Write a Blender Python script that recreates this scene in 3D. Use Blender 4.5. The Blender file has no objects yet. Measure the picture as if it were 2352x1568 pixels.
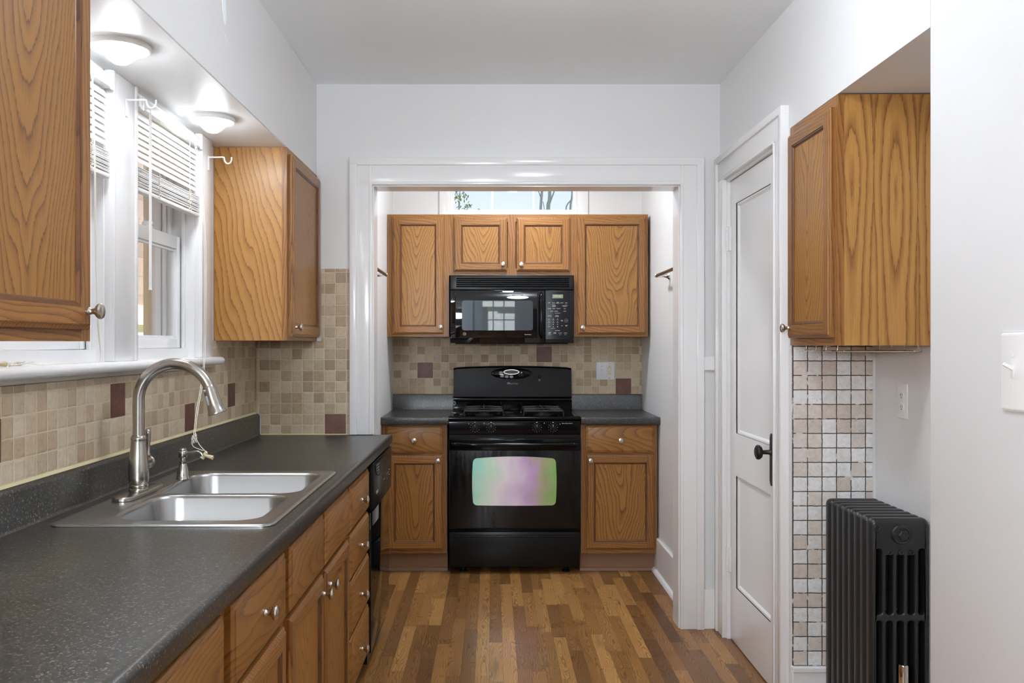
import bpy, bmesh, math, random
from math import pi, sin, cos, sqrt, radians
from mathutils import Vector, Matrix

random.seed(7)
S = bpy.context.scene
COL = S.collection

# ------------------------------------------------------------------ camera, world, sun, exposure
F_PX = 2000.0                      # focal length in pixels of the 2352 px wide frame
cam_d = bpy.data.cameras.new('camera')
cam = bpy.data.objects.new('camera', cam_d)
COL.objects.link(cam)
CAM_Z = 1.33
cam.location = (0, 0, CAM_Z)
cam.rotation_euler = (pi / 2, 0, 0)
cam_d.sensor_width = 36.0
cam_d.lens = 36.0 * F_PX / 2352.0
cam_d.shift_x = 46.0 / 2352.0
cam_d.shift_y = 4.0 / 2352.0
cam_d.clip_start = 0.05
S.camera = cam

S.view_settings.view_transform = 'Standard'
S.view_settings.look = 'None'
S.view_settings.gamma = 1.0
S.view_settings.use_curve_mapping = False
S.view_settings.exposure = 0.95

W = bpy.data.worlds.new('world')
S.world = W
W.use_nodes = True
wn = W.node_tree
for n in list(wn.nodes):
    wn.nodes.remove(n)
w_out = wn.nodes.new('ShaderNodeOutputWorld')
w_bg = wn.nodes.new('ShaderNodeBackground')
w_tc = wn.nodes.new('ShaderNodeTexCoord')
w_sep = wn.nodes.new('ShaderNodeSeparateXYZ')
w_rmp = wn.nodes.new('ShaderNodeValToRGB')
wn.links.new(w_tc.outputs['Generated'], w_sep.inputs[0])
wn.links.new(w_sep.outputs['Z'], w_rmp.inputs[0])
wn.links.new(w_rmp.outputs[0], w_bg.inputs[0])
wn.links.new(w_bg.outputs[0], w_out.inputs[0])
w_rmp.color_ramp.elements[0].position = 0.0
w_rmp.color_ramp.elements[0].color = (0.80, 0.86, 1.0, 1)
w_rmp.color_ramp.elements[1].position = 0.45
w_rmp.color_ramp.elements[1].color = (0.30, 0.44, 0.92, 1)
w_bg.inputs[1].default_value = 0.72

sun_d = bpy.data.lights.new('sun', 'SUN')
sun = bpy.data.objects.new('sun', sun_d)
COL.objects.link(sun)
sun_d.energy = 13.0
sun_d.color = (1.0, 0.96, 0.90)
sun_d.angle = 0.02
sun.rotation_euler = (Vector((0.38, 0.75, 0.80))).to_track_quat('Z', 'Y').to_euler()

S.cycles.max_bounces = 10
S.cycles.diffuse_bounces = 6
S.cycles.glossy_bounces = 5
S.cycles.transmission_bounces = 6
S.cycles.transparent_max_bounces = 12
S.cycles.caustics_reflective = False
S.cycles.caustics_refractive = False
S.cycles.sample_clamp_indirect = 6.0
S.cycles.use_denoising = True

# power of the lamps (used by the lamp builders below)
SOFFIT_DOME = 33.0
CEILING_DOME = 27.0
ALCOVE_FILL = 70.0
FILL_GLOBE = 66.0
LAMP_COL = (0.93, 0.985, 1.055)

# ------------------------------------------------------------------ helpers: colour, nodes
def lin(r, g, b):
    def f(c):
        c /= 255.0
        return c / 12.92 if c <= 0.04045 else ((c + 0.055) / 1.055) ** 2.4
    return (f(r), f(g), f(b), 1.0)

class NT:
    def __init__(s, name):
        s.m = bpy.data.materials.new(name)
        s.m.use_nodes = True
        s.t = s.m.node_tree
        s.b = s.t.nodes['Principled BSDF']
    def put(s, sock, v):
        if v is None:
            return
        if isinstance(v, bpy.types.NodeSocket):
            s.t.links.new(v, sock)
        else:
            sock.default_value = v
    def math(s, op, a, b=None, c=None, clamp=False):
        n = s.t.nodes.new('ShaderNodeMath'); n.operation = op; n.use_clamp = clamp
        s.put(n.inputs[0], a); s.put(n.inputs[1], b); s.put(n.inputs[2], c)
        return n.outputs[0]
    def obj(s):
        n = s.t.nodes.new('ShaderNodeTexCoord'); return n.outputs['Object']
    def rand(s):
        n = s.t.nodes.new('ShaderNodeObjectInfo'); return n.outputs['Random']
    def sep(s, v):
        n = s.t.nodes.new('ShaderNodeSeparateXYZ'); s.put(n.inputs[0], v); return n.outputs
    def comb(s, x, y, z):
        n = s.t.nodes.new('ShaderNodeCombineXYZ')
        s.put(n.inputs[0], x); s.put(n.inputs[1], y); s.put(n.inputs[2], z)
        return n.outputs[0]
    def noise(s, v, scale=1.0, detail=2.0, rough=0.5, dist=0.0):
        n = s.t.nodes.new('ShaderNodeTexNoise')
        s.put(n.inputs['Vector'], v); n.inputs['Scale'].default_value = scale
        n.inputs['Detail'].default_value = detail; n.inputs['Roughness'].default_value = rough
        n.inputs['Distortion'].default_value = dist
        return n.outputs[0]
    def white(s, v):
        n = s.t.nodes.new('ShaderNodeTexWhiteNoise'); n.noise_dimensions = '3D'
        s.put(n.inputs['Vector'], v); return n.outputs['Value']
    def voronoi(s, v, scale, feature='F1'):
        n = s.t.nodes.new('ShaderNodeTexVoronoi'); n.feature = feature
        s.put(n.inputs['Vector'], v); n.inputs['Scale'].default_value = scale
        return n.outputs
    def ramp(s, fac, stops, interp='LINEAR'):
        n = s.t.nodes.new('ShaderNodeValToRGB'); cr = n.color_ramp; cr.interpolation = interp
        while len(cr.elements) < len(stops):
            cr.elements.new(0.5)
        for e, (p, c) in zip(cr.elements, stops):
            e.position = p
            e.color = c if hasattr(c, '__len__') else (c, c, c, 1)
        s.put(n.inputs[0], fac)
        return n.outputs[0]
    def mix(s, fac, a, b, mode='MIX'):
        n = s.t.nodes.new('ShaderNodeMix'); n.data_type = 'RGBA'; n.blend_type = mode
        s.put(n.inputs[0], fac); s.put(n.inputs[6], a); s.put(n.inputs[7], b)
        return n.outputs[2]
    def bump(s, h, strength=0.3, dist=0.01):
        n = s.t.nodes.new('ShaderNodeBump'); n.inputs['Strength'].default_value = strength
        n.inputs['Distance'].default_value = dist
        s.put(n.inputs['Height'], h)
        s.t.links.new(n.outputs[0], s.b.inputs['Normal'])
    def set(s, **k):
        names = dict(color='Base Color', rough='Roughness', metal='Metallic', spec='Specular IOR Level',
                     coat='Coat Weight', coat_rough='Coat Roughness', aniso='Anisotropic', ior='IOR',
                     emit='Emission Color', emit_s='Emission Strength')
        for a, v in k.items():
            s.put(s.b.inputs[names[a]], v)
        return s.m

def plain(name, col, rough=0.5, metal=0.0, spec=0.5, bump=None, coat=0.0):
    n = NT(name)
    if bump:
        sc, st, d = bump
        n.bump(n.noise(n.obj(), sc, 3.0), st, d)
    return n.set(color=col, rough=rough, metal=metal, spec=spec, coat=coat)

# ------------------------------------------------------------------ materials
def make_oak(name, axis, kind, light, mid, dark, rough=0.40, A=85.0, B=14.0, contrast=1.0, wob=1.6):
    n = NT(name)
    x, y, z = n.sep(n.obj())
    r = n.rand()
    if axis == 'z':
        Wd = n.math('ADD', x, n.math('MULTIPLY', y, 0.93)); L = z
    elif axis == 'x':
        Wd = n.math('ADD', z, n.math('MULTIPLY', y, 0.93)); L = x
    else:
        Wd = n.math('ADD', x, z); L = y
    rv = n.math('MULTIPLY', r, 37.0)
    base = n.comb(n.math('MULTIPLY', Wd, 9.0), n.math('MULTIPLY', L, 2.4), rv)
    n1 = n.noise(base, 1.0, 1.5, 0.45)
    if kind == 'flat':
        x0 = n.math('MULTIPLY', n.math('SUBTRACT', r, 0.5), 0.10)
        d = n.math('SUBTRACT', Wd, x0)
        hyp = n.math('SQRT', n.math('ADD', n.math('MULTIPLY', d, d), 0.0006))
        f = n.math('SUBTRACT', n.math('MULTIPLY', hyp, A), n.math('MULTIPLY', L, B))
    else:
        f = n.math('ADD', n.math('MULTIPLY', Wd, A), n.math('MULTIPLY', L, B))
    f = n.math('ADD', f, n.math('MULTIPLY', n1, wob * 4.0))
    f = n.math('ADD', f, rv)
    # fine jitter so ring borders look like pores
    jit = n.noise(n.comb(n.math('MULTIPLY', Wd, 420.0), n.math('MULTIPLY', L, 26.0), rv), 1.0, 1.0)
    f = n.math('ADD', f, n.math('MULTIPLY', n.math('SUBTRACT', jit, 0.5), 0.30))
    ring = n.math('FRACT', f)
    col = n.ramp(ring, [(0.0, dark), (0.14, mid), (0.55, light), (0.92, light), (1.0, mid)])
    tone = n.noise(n.comb(n.math('MULTIPLY', Wd, 5.0), n.math('MULTIPLY', L, 1.2), rv), 1.0, 2.0)
    flat = n.mix(n.ramp(tone, [(0.3, 0.0), (0.7, 1.0)]), mid, light)
    col = n.mix(0.82 * contrast, flat, col)
    pores = n.noise(n.comb(n.math('MULTIPLY', Wd, 620.0), n.math('MULTIPLY', L, 14.0), rv), 1.0, 2.0)
    pm = n.ramp(pores, [(0.56, 0.0), (0.70, 1.0)])
    col = n.mix(n.math('MULTIPLY', pm, 0.30 * contrast), col, dark)
    vary = n.math('ADD', 0.90, n.math('MULTIPLY', n.white(n.comb(rv, 3.1, 1.7)), 0.2))
    col = n.mix(1.0, col, n.comb(vary, vary, vary), 'MULTIPLY')
    n.bump(pores, 0.05, 0.002)
    return n.set(color=col, rough=rough, spec=0.42, coat=0.12, coat_rough=0.25)

M = {}
OL, OM, OD = lin(160, 112, 50), lin(136, 89, 38), lin(80, 45, 18)
M['oak_panel'] = make_oak('oak_cathedral', 'z', 'flat', OL, OM, OD, A=62, B=11, wob=2.1)
M['oak_side'] = make_oak('oak_veneer_side', 'z', 'flat', lin(178, 130, 68), lin(158, 109, 54), lin(106, 67, 30), A=42, B=9, wob=1.15)
M['oak_stile'] = make_oak('oak_stile', 'z', 'straight', lin(150, 102, 48), lin(126, 80, 37), lin(76, 43, 19), A=75, B=4, wob=1.2)
M['oak_rail'] = make_oak('oak_rail', 'x', 'straight', lin(154, 106, 50), lin(130, 84, 39), lin(80, 46, 20), A=75, B=5, wob=1.2)
M['oak_drawer'] = make_oak('oak_drawer_front', 'x', 'flat', lin(156, 108, 51), lin(134, 88, 40), lin(88, 53, 24), A=55, B=7, wob=1.9, contrast=0.9)
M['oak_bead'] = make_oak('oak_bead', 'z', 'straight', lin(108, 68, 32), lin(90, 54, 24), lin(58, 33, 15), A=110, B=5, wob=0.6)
n = NT('oak_bookmatched_veneer')
x, y, z = n.sep(n.obj())
u = n.math('SUBTRACT', n.math('FLOORED_MODULO', n.math('ADD', y, 0.0245), 0.135), 0.0675)
dz = n.math('SUBTRACT', z, 1.80)
kz = n.math('MULTIPLY', dz, n.math('ADD', 0.105, n.math('MULTIPLY', dz, 0.09)))
wv = n.noise(n.comb(n.math('MULTIPLY', y, 7.0), x, n.math('MULTIPLY', z, 2.2)), 1.0, 1.5, 0.45)
ff = n.math('SQRT', n.math('ADD', n.math('MULTIPLY', u, u), n.math('MULTIPLY', kz, kz)))
ff = n.math('ADD', n.math('MULTIPLY', ff, 48.0), n.math('MULTIPLY', wv, 2.2))
jit = n.noise(n.comb(n.math('MULTIPLY', y, 420.0), x, n.math('MULTIPLY', z, 26.0)), 1.0, 1.0)
ff = n.math('ADD', ff, n.math('MULTIPLY', n.math('SUBTRACT', jit, 0.5), 0.35))
c = n.ramp(n.math('FRACT', ff), [(0.0, lin(118, 76, 36)), (0.16, lin(150, 104, 52)), (0.5, lin(178, 132, 70)), (0.9, lin(174, 127, 66)), (1.0, lin(152, 106, 53))])
c = n.mix(n.ramp(n.noise(n.comb(n.math('MULTIPLY', y, 420.0), x, n.math('MULTIPLY', z, 9.0)), 1.0, 2.0), [(0.5, 0.0), (0.75, 0.35)]), c, lin(128, 84, 42))
M['oak_bookmatch'] = n.set(color=c, rough=0.45, spec=0.4)
M['oak_toe'] = plain('toe_kick_ply', lin(140, 104, 76), 0.5, bump=(40, 0.05, 0.002))
M['oak_dark'] = plain('cabinet_inside', lin(70, 44, 24), 0.7)

def paint(name, col, rough, bump_s=0.04, scale=30.0):
    n = NT(name)
    n.bump(n.noise(n.obj(), scale, 3.0), bump_s, 0.004)
    return n.set(color=col, rough=rough, spec=0.5)
M['wall'] = paint('wall_paint_white', lin(227, 227, 227), 0.42, 0.05, 26)
M['ceiling'] = paint('ceiling_paint_white', lin(242, 247, 250), 0.65, 0.05, 20)
M['trim'] = paint('trim_gloss_white', lin(236, 236, 236), 0.18, 0.05, 22)
M['dining_paint'] = paint('dining_room_paint_grey', lin(104, 110, 116), 0.55, 0.05, 26)  # dark grey chosen to deepen reflections in the black appliances
M['vinyl'] = plain('vinyl_white', lin(238, 239, 240), 0.28)
M['blind'] = plain('blind_slat_white', lin(236, 236, 234), 0.4)
M['plastic_white'] = plain('plastic_white', lin(236, 236, 234), 0.3)
M['ivory'] = plain('device_ivory', lin(226, 220, 198), 0.35)
M['steel_plate'] = plain('plate_white_metal', lin(226, 227, 230), 0.3)
M['slot'] = plain('slot_dark', lin(40, 38, 36), 0.6)
M['cord'] = plain('cord_cotton', lin(226, 220, 205), 0.8)
M['tassel'] = plain('tassel_beige', lin(206, 190, 150), 0.5)

def brushed(name, col, rough, axis=0, strength=0.05):
    n = NT(name)
    x, y, z = n.sep(n.obj())
    k = [3.0, 3.0, 3.0]; 
    kk = [260.0, 260.0, 260.0]; kk[axis] = 3.0
    v = n.comb(n.math('MULTIPLY', x, kk[0]), n.math('MULTIPLY', y, kk[1]), n.math('MULTIPLY', z, kk[2]))
    g = n.noise(v, 1.0, 2.0)
    rr = n.ramp(g, [(0.3, rough * 0.95), (0.7, rough * 1.05)])
    return n.set(color=col, rough=rr, metal=1.0)
M['nickel'] = brushed('brushed_nickel', lin(172, 167, 159), 0.25, 2, 0.03)
M['bar_nickel'] = plain('dark_nickel', lin(118, 113, 106), 0.35, 0.9)
M['knob_nickel'] = plain('knob_nickel', lin(205, 198, 188), 0.24, 1.0)
M['steel'] = brushed('stainless_steel', lin(164, 164, 163), 0.32, 1, 0.04)
M['chrome'] = plain('chrome', lin(232, 230, 226), 0.07, 1.0)
M['old_brass'] = plain('antique_black_metal', lin(44, 43, 42), 0.38, 0.6)
M['button_grey'] = plain('button_grey', lin(140, 145, 152), 0.4)

# speckled charcoal laminate
n = NT('charcoal_laminate')
oc = n.obj()
sx, sy, sz = n.sep(oc)
fl = n.noise(n.comb(n.math('MULTIPLY', sx, 210.0), n.math('MULTIPLY', sy, 210.0), n.math('MULTIPLY', sz, 190.0)), 1.0, 2.0, 0.6, 0.5)
fl2 = n.noise(oc, 90.0, 3.0)
c = n.ramp(fl2, [(0.35, lin(16, 17, 17)), (0.65, lin(34, 35, 36))])
c = n.mix(n.ramp(fl, [(0.585, 0.0), (0.68, 0.85)]), c, lin(136, 131, 114))
fl3 = n.noise(oc, 210.0, 1.0)
c = n.mix(n.ramp(fl3, [(0.60, 0.0), (0.72, 0.8)]), c, lin(20, 20, 21))
n.bump(fl2, 0.05, 0.002)
M['laminate'] = n.set(color=c, rough=0.33, spec=0.95)

def tile_mat(name, axes, pitch, off, cols, grout, gw=0.0024, wob=0.0011, paint_mix=0.0, rough=0.5, grout_break=None):
    n = NT(name)
    oc = n.obj()
    xyz = n.sep(oc)
    u, v = xyz[axes[0]], xyz[axes[1]]
    w1 = n.math('MULTIPLY', n.math('SUBTRACT', n.noise(oc, 60.0, 2.0), 0.5), wob * 4)
    u = n.math('ADD', n.math('SUBTRACT', u, off[0]), w1)
    v = n.math('ADD', n.math('SUBTRACT', v, off[1]), w1)
    cu, cv = n.math('DIVIDE', u, pitch), n.math('DIVIDE', v, pitch)
    iu, iv = n.math('FLOOR', cu), n.math('FLOOR', cv)
    fu, fv = n.math('FRACT', cu), n.math('FRACT', cv)
    eu = n.math('MINIMUM', fu, n.math('SUBTRACT', 1.0, fu))
    ev = n.math('MINIMUM', fv, n.math('SUBTRACT', 1.0, fv))
    e = n.math('MULTIPLY', n.math('MINIMUM', eu, ev), pitch)
    g = n.ramp(n.math('DIVIDE', e, gw), [(0.42, 0.0), (0.58, 1.0)])
    rnd = n.white(n.comb(iu, iv, 0.37))
    c = n.ramp(rnd, cols)
    mott = n.noise(n.comb(n.math('ADD', u, n.math('MULTIPLY', rnd, 5.0)), v, rnd), 55.0, 4.0, 0.65)
    vein = n.noise(n.comb(n.math('ADD', u, n.math('MULTIPLY', rnd, 9.0)), v, rnd), 24.0, 3.0, 0.6, 1.2)
    k = n.math('ADD', 0.66, n.math('MULTIPLY', n.math('ADD', mott, n.math('MULTIPLY', vein, 0.35)), 0.50))
    c = n.mix(1.0, c, n.comb(k, k, k), 'MULTIPLY')
    pits = n.ramp(n.noise(oc, 190.0, 2.0), [(0.66, 0.0), (0.74, 1.0)])
    c = n.mix(n.math('MULTIPLY', pits, 0.45), c, lin(96, 78, 58))
    gc = grout
    if grout_break:
        gb = n.ramp(n.noise(oc, 26.0, 2.0), [(0.60, 0.0), (0.66, 1.0)])
        gc = n.mix(gb, grout, grout_break)
    c = n.mix(g, gc, c)
    h = n.math('ADD', n.math('MULTIPLY', n.ramp(n.math('DIVIDE', e, gw * 2.2), [(0.2, 0.0), (1.0, 1.0)]), 1.0), n.math('MULTIPLY', mott, 0.15))
    n.bump(h, 0.35, 0.0025)
    return n.set(color=c, rough=rough, spec=0.35)

TRAV = [(0.0, lin(184, 162, 134)), (0.2, lin(202, 184, 158)), (0.42, lin(212, 196, 172)), (0.6, lin(206, 188, 162)),
        (0.8, lin(194, 172, 144)), (1.0, lin(176, 154, 126))]
TRAV2 = [(0.0, lin(160, 140, 114)), (0.3, lin(182, 164, 138)), (0.55, lin(200, 184, 158)), (0.8, lin(196, 180, 152)), (1.0, lin(168, 148, 120))]
M['tile_left'] = tile_mat('travertine_left', (1, 2), 0.0508, (0.024, 1.010), TRAV, lin(214, 200, 172), gw=0.003)
M['tile_far'] = tile_mat('travertine_far', (0, 2), 0.0508, (-1.086, 1.0), TRAV2, lin(210, 196, 168), gw=0.003)
M['tile_alcove'] = tile_mat('travertine_alcove', (0, 2), 0.0512, (-0.636, 1.002), TRAV2, lin(206, 194, 164), gw=0.003)
M['tile_recess'] = tile_mat('tumbled_recess', (0, 2), 0.0515, (1.069, 0.186),
    [(0.0, lin(204, 192, 181)), (0.3, lin(212, 202, 192)), (0.48, lin(216, 209, 201)), (0.52, lin(224, 224, 222)), (1.0, lin(232, 232, 231))], lin(66, 63, 57), gw=0.0034, wob=0.0008, grout_break=lin(212, 206, 196))
n = NT('accent_tile_brown')
am = n.noise(n.obj(), 30.0, 4.0, 0.6)
M['accent'] = n.set(color=n.ramp(am, [(0.3, lin(84, 50, 38)), (0.7, lin(116, 72, 56))]), rough=0.42)
n.bump(am, 0.2, 0.002)
M['caulk'] = plain('caulk_cream', lin(212, 202, 160), 0.6)

# oak strip floor (boards run along y)
n = NT('oak_strip_floor')
oc = n.obj()
x, y, z = n.sep(oc)
bw = 0.0575
cx = n.math('DIVIDE', n.math('ADD', x, 0.011), bw)
ci = n.math('FLOOR', cx)
r1 = n.white(n.comb(ci, 5.3, 0.0))
r2 = n.white(n.comb(ci, 8.1, 0.0))
plen = n.math('ADD', 0.42, n.math('MULTIPLY', r2, 0.45))
cy = n.math('DIVIDE', n.math('ADD', y, n.math('MULTIPLY', r1, 3.0)), plen)
ri = n.math('FLOOR', cy)
pr = n.white(n.comb(ci, ri, 1.7))
pr2 = n.white(n.comb(ci, ri, 4.9))
lx = n.math('SUBTRACT', n.math('MULTIPLY', n.math('FRACT', cx), bw), bw * 0.5)
off = n.math('MULTIPLY', pr, 61.0)
lo = n.math('SUBTRACT', pr2, 0.5)
nz = n.noise(n.comb(n.math('ADD', n.math('MULTIPLY', lx, 16.0), off), n.math('MULTIPLY', y, 4.0), off), 1.0, 2.0, 0.5)
dd = n.math('SUBTRACT', lx, n.math('MULTIPLY', lo, 0.06))
hyp = n.math('SQRT', n.math('ADD', n.math('MULTIPLY', dd, dd), 0.00016))
ff = n.math('ADD', n.math('MULTIPLY', hyp, 150.0), n.math('MULTIPLY', y, n.math('MULTIPLY', lo, 20.0)))
ff = n.math('ADD', ff, n.math('MULTIPLY', nz, 8.0))
fj = n.noise(n.comb(n.math('MULTIPLY', x, 500.0), n.math('MULTIPLY', y, 20.0), off), 1.0, 2.0)
ff = n.math('ADD', ff, n.math('MULTIPLY', fj, 0.30))
ring = n.math('FRACT', ff)
tone = n.ramp(pr, [(0.0, lin(98, 66, 38)), (0.18, lin(128, 88, 48)), (0.45, lin(152, 107, 59)), (0.7, lin(172, 125, 70)),
                   (0.88, lin(184, 138, 80)), (1.0, lin(136, 93, 53))])
tone2 = n.mix(n.ramp(n.noise(n.comb(n.math('MULTIPLY', lx, 22.0), n.math('MULTIPLY', y, 3.0), off), 1.0, 2.0), [(0.58, 0.0), (0.76, 0.6)]), tone, lin(92, 64, 40))
rg = n.ramp(ring, [(0.0, 0.36), (0.18, 0.70), (0.6, 1.0), (0.92, 1.0), (1.0, 0.74)])
c = n.mix(0.95, tone2, rg, 'MULTIPLY')
fx = n.math('FRACT', cx); ex = n.math('MULTIPLY', n.math('MINIMUM', fx, n.math('SUBTRACT', 1.0, fx)), bw)
fy = n.math('FRACT', cy); ey = n.math('MULTIPLY', n.math('MINIMUM', fy, n.math('SUBTRACT', 1.0, fy)), plen)
seam = n.ramp(n.math('DIVIDE', n.math('MINIMUM', ex, ey), 0.0012), [(0.3, 0.55), (0.7, 1.0)])
c = n.mix(1.0, c, seam, 'MULTIPLY')
blotch = n.noise(oc, 3.0, 3.0)
n.bump(n.math('ADD', seam, n.math('MULTIPLY', fj, 0.1)), 0.12, 0.002)
M['floor'] = n.set(color=c, rough=n.ramp(blotch, [(0.35, 0.26), (0.7, 0.42)]), spec=0.45)

# appliances
M['black_gloss'] = plain('black_enamel', lin(8, 8, 9), 0.08, spec=0.22, bump=(3.0, 0.02, 0.01))
M['black_satin'] = plain('black_plastic', lin(15, 15, 16), 0.28, spec=0.26)
M['black_matte'] = plain('cast_iron_black', lin(20, 20, 20), 0.5)
M['black_glass'] = plain('black_glass', lin(8, 8, 9), 0.025, spec=0.45)
M['void'] = plain('dark_gap', lin(6, 6, 6), 0.8)
n = NT('greasy_black_door')
sm = n.noise(n.obj(), 6.0, 4.0, 0.6)
x, y, z = n.sep(n.obj())
st = n.noise(n.comb(n.math('MULTIPLY', x, 46.0), y, n.math('MULTIPLY', z, 6.0)), 1.0, 3.0)
M['oven_glass'] = n.set(color=lin(9, 9, 9), rough=n.ramp(n.math('MULTIPLY', n.math('ADD', sm, st), 0.5), [(0.35, 0.08), (0.65, 0.30)]), spec=0.4)
# iridescent coating of the oven window, pale window glare painted into its colours
n = NT('coated_oven_window_glare')
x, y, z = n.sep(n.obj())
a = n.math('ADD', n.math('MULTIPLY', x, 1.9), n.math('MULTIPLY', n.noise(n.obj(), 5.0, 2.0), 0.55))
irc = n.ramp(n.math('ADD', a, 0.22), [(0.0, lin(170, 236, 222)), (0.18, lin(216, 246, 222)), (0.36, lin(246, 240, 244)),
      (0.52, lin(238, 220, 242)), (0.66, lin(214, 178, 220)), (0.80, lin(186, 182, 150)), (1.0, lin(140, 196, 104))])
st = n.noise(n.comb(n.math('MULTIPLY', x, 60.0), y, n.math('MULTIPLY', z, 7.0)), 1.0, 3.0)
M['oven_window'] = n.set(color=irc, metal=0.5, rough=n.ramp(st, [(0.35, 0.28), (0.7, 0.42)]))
M['mw_window'] = plain('microwave_window', lin(92, 96, 100), 0.015, metal=0.55, spec=0.8)
M['lcd'] = plain('lcd_grey', lin(120, 126, 116), 0.3)
M['lcd_dark'] = plain('lcd_dark', lin(28, 32, 24), 0.2)
n = NT('lcd_segments'); M['lcd_text'] = n.set(color=lin(150, 170, 110), emit=lin(160, 190, 110), emit_s=0.3)
M['print_white'] = plain('print_white', lin(214, 214, 214), 0.5)
M['print_grey'] = plain('print_grey', lin(150, 150, 152), 0.5)
M['radiator'] = plain('radiator_black_paint', lin(34, 35, 36), 0.32, spec=0.5, bump=(160, 0.06, 0.002))

def emitter(name, col, s):
    n = NT(name)
    return n.set(color=(0.9, 0.9, 0.9, 1), emit=(col[0], col[1], col[2], 1), emit_s=s, rough=0.3)
M['dome_soffit'] = emitter('soffit_dome_glow', LAMP_COL, SOFFIT_DOME)
M['dome_ceiling'] = emitter('ceiling_dome_glow', LAMP_COL, CEILING_DOME)
M['fill_alcove'] = emitter('alcove_fill_glow', LAMP_COL, ALCOVE_FILL)

M['fill_glow'] = emitter('fill_globe_glow', LAMP_COL, FILL_GLOBE)
# window pane: thin clear glass
m = bpy.data.materials.new('clear_pane'); m.use_nodes = True
t = m.node_tree
for q in list(t.nodes):
    t.nodes.remove(q)
o_ = t.nodes.new('ShaderNodeOutputMaterial'); mx = t.nodes.new('ShaderNodeMixShader')
tr = t.nodes.new('ShaderNodeBsdfTransparent'); gl = t.nodes.new('ShaderNodeBsdfGlossy'); fr = t.nodes.new('ShaderNodeLayerWeight'); pw = t.nodes.new('ShaderNodeMath'); pw.operation = 'POWER'; pw.inputs[1].default_value = 4.0; ml = t.nodes.new('ShaderNodeMath'); ml.operation = 'MULTIPLY_ADD'; ml.inputs[1].default_value = 0.5; ml.inputs[2].default_value = 0.025
gl.inputs['Roughness'].default_value = 0.01; fr.inputs['Blend'].default_value = 0.5
tr.inputs[0].default_value = (0.97, 0.98, 0.98, 1)
t.links.new(fr.outputs['Facing'], pw.inputs[0]); t.links.new(pw.outputs[0], ml.inputs[0]); t.links.new(ml.outputs[0], mx.inputs[0]); t.links.new(tr.outputs[0], mx.inputs[1]); t.links.new(gl.outputs[0], mx.inputs[2]); t.links.new(mx.outputs[0], o_.inputs[0])
M['pane'] = m

# outdoors
n = NT('shingle_siding')
x, y, z = n.sep(n.obj())
cz = n.math('DIVIDE', z, 0.158); iz = n.math('FLOOR', cz); fz = n.math('FRACT', cz)
cyy = n.math('ADD', n.math('DIVIDE', n.math('ADD', y, x), 0.30), n.math('MULTIPLY', n.white(n.comb(iz, 1.0, 2.0)), 1.0))
sr = n.white(n.comb(n.math('FLOOR', cyy), iz, 0.5))
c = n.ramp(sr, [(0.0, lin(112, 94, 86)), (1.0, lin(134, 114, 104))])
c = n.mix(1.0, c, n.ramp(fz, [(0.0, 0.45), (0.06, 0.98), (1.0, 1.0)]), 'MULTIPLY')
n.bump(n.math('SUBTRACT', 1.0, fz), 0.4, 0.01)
M['shingle'] = n.set(color=c, rough=0.85)
n = NT('clapboard_white')
x, y, z = n.sep(n.obj())
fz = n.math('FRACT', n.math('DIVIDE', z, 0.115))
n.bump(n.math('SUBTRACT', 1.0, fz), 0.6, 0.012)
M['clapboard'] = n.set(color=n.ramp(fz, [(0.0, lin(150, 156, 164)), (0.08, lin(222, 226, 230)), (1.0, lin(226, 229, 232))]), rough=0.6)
M['cream_trim'] = plain('cream_trim', lin(236, 222, 190), 0.6)
M['roof'] = plain('roof_shingle_grey', lin(140, 146, 152), 0.9, bump=(30, 0.4, 0.02))
M['white_ext'] = plain('white_exterior_paint', lin(240, 240, 240), 0.5)
M['dark_ext'] = plain('dark_foundation', lin(104, 92, 84), 0.9)
M['ext_glass'] = plain('house_window_glass', lin(60, 80, 96), 0.08)
M['bark'] = plain('bark_grey', lin(150, 152, 146), 0.9, bump=(30, 0.5, 0.02))
M['leaf'] = plain('leaf_olive', lin(140, 146, 88), 0.7)
M['grass'] = plain('lawn_grass', lin(96, 112, 66), 0.95, bump=(20, 0.5, 0.03))

# ------------------------------------------------------------------ helpers: mesh
def BM():
    return bmesh.new()

def bev(bm, geom_faces, w, seg=2):
    edges = set()
    for f in geom_faces:
        for e in f.edges:
            edges.add(e)
    bmesh.ops.bevel(bm, geom=list(edges), offset=w, segments=seg, profile=0.5, affect='EDGES', clamp_overlap=True)

def box(bm, x0, x1, y0, y1, z0, z1, mi=0, b=0.0, seg=2, M4=None):
    vs = [bm.verts.new((x, y, z)) for x in (x0, x1) for y in (y0, y1) for z in (z0, z1)]
    if M4 is not None:
        for v in vs:
            v.co = M4 @ v.co
    q = [(0, 1, 3, 2), (4, 6, 7, 5), (0, 4, 5, 1), (2, 3, 7, 6), (0, 2, 6, 4), (1, 5, 7, 3)]
    fs = []
    for i in q:
        f = bm.faces.new([vs[k] for k in i]); f.material_index = mi; fs.append(f)
    if b > 0:
        n0 = len(bm.faces)
        keep = set(bm.faces) - set(fs)
        bev(bm, fs, b, seg)
        for f in bm.faces:
            if f not in keep:
                f.material_index = mi
    return fs

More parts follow.
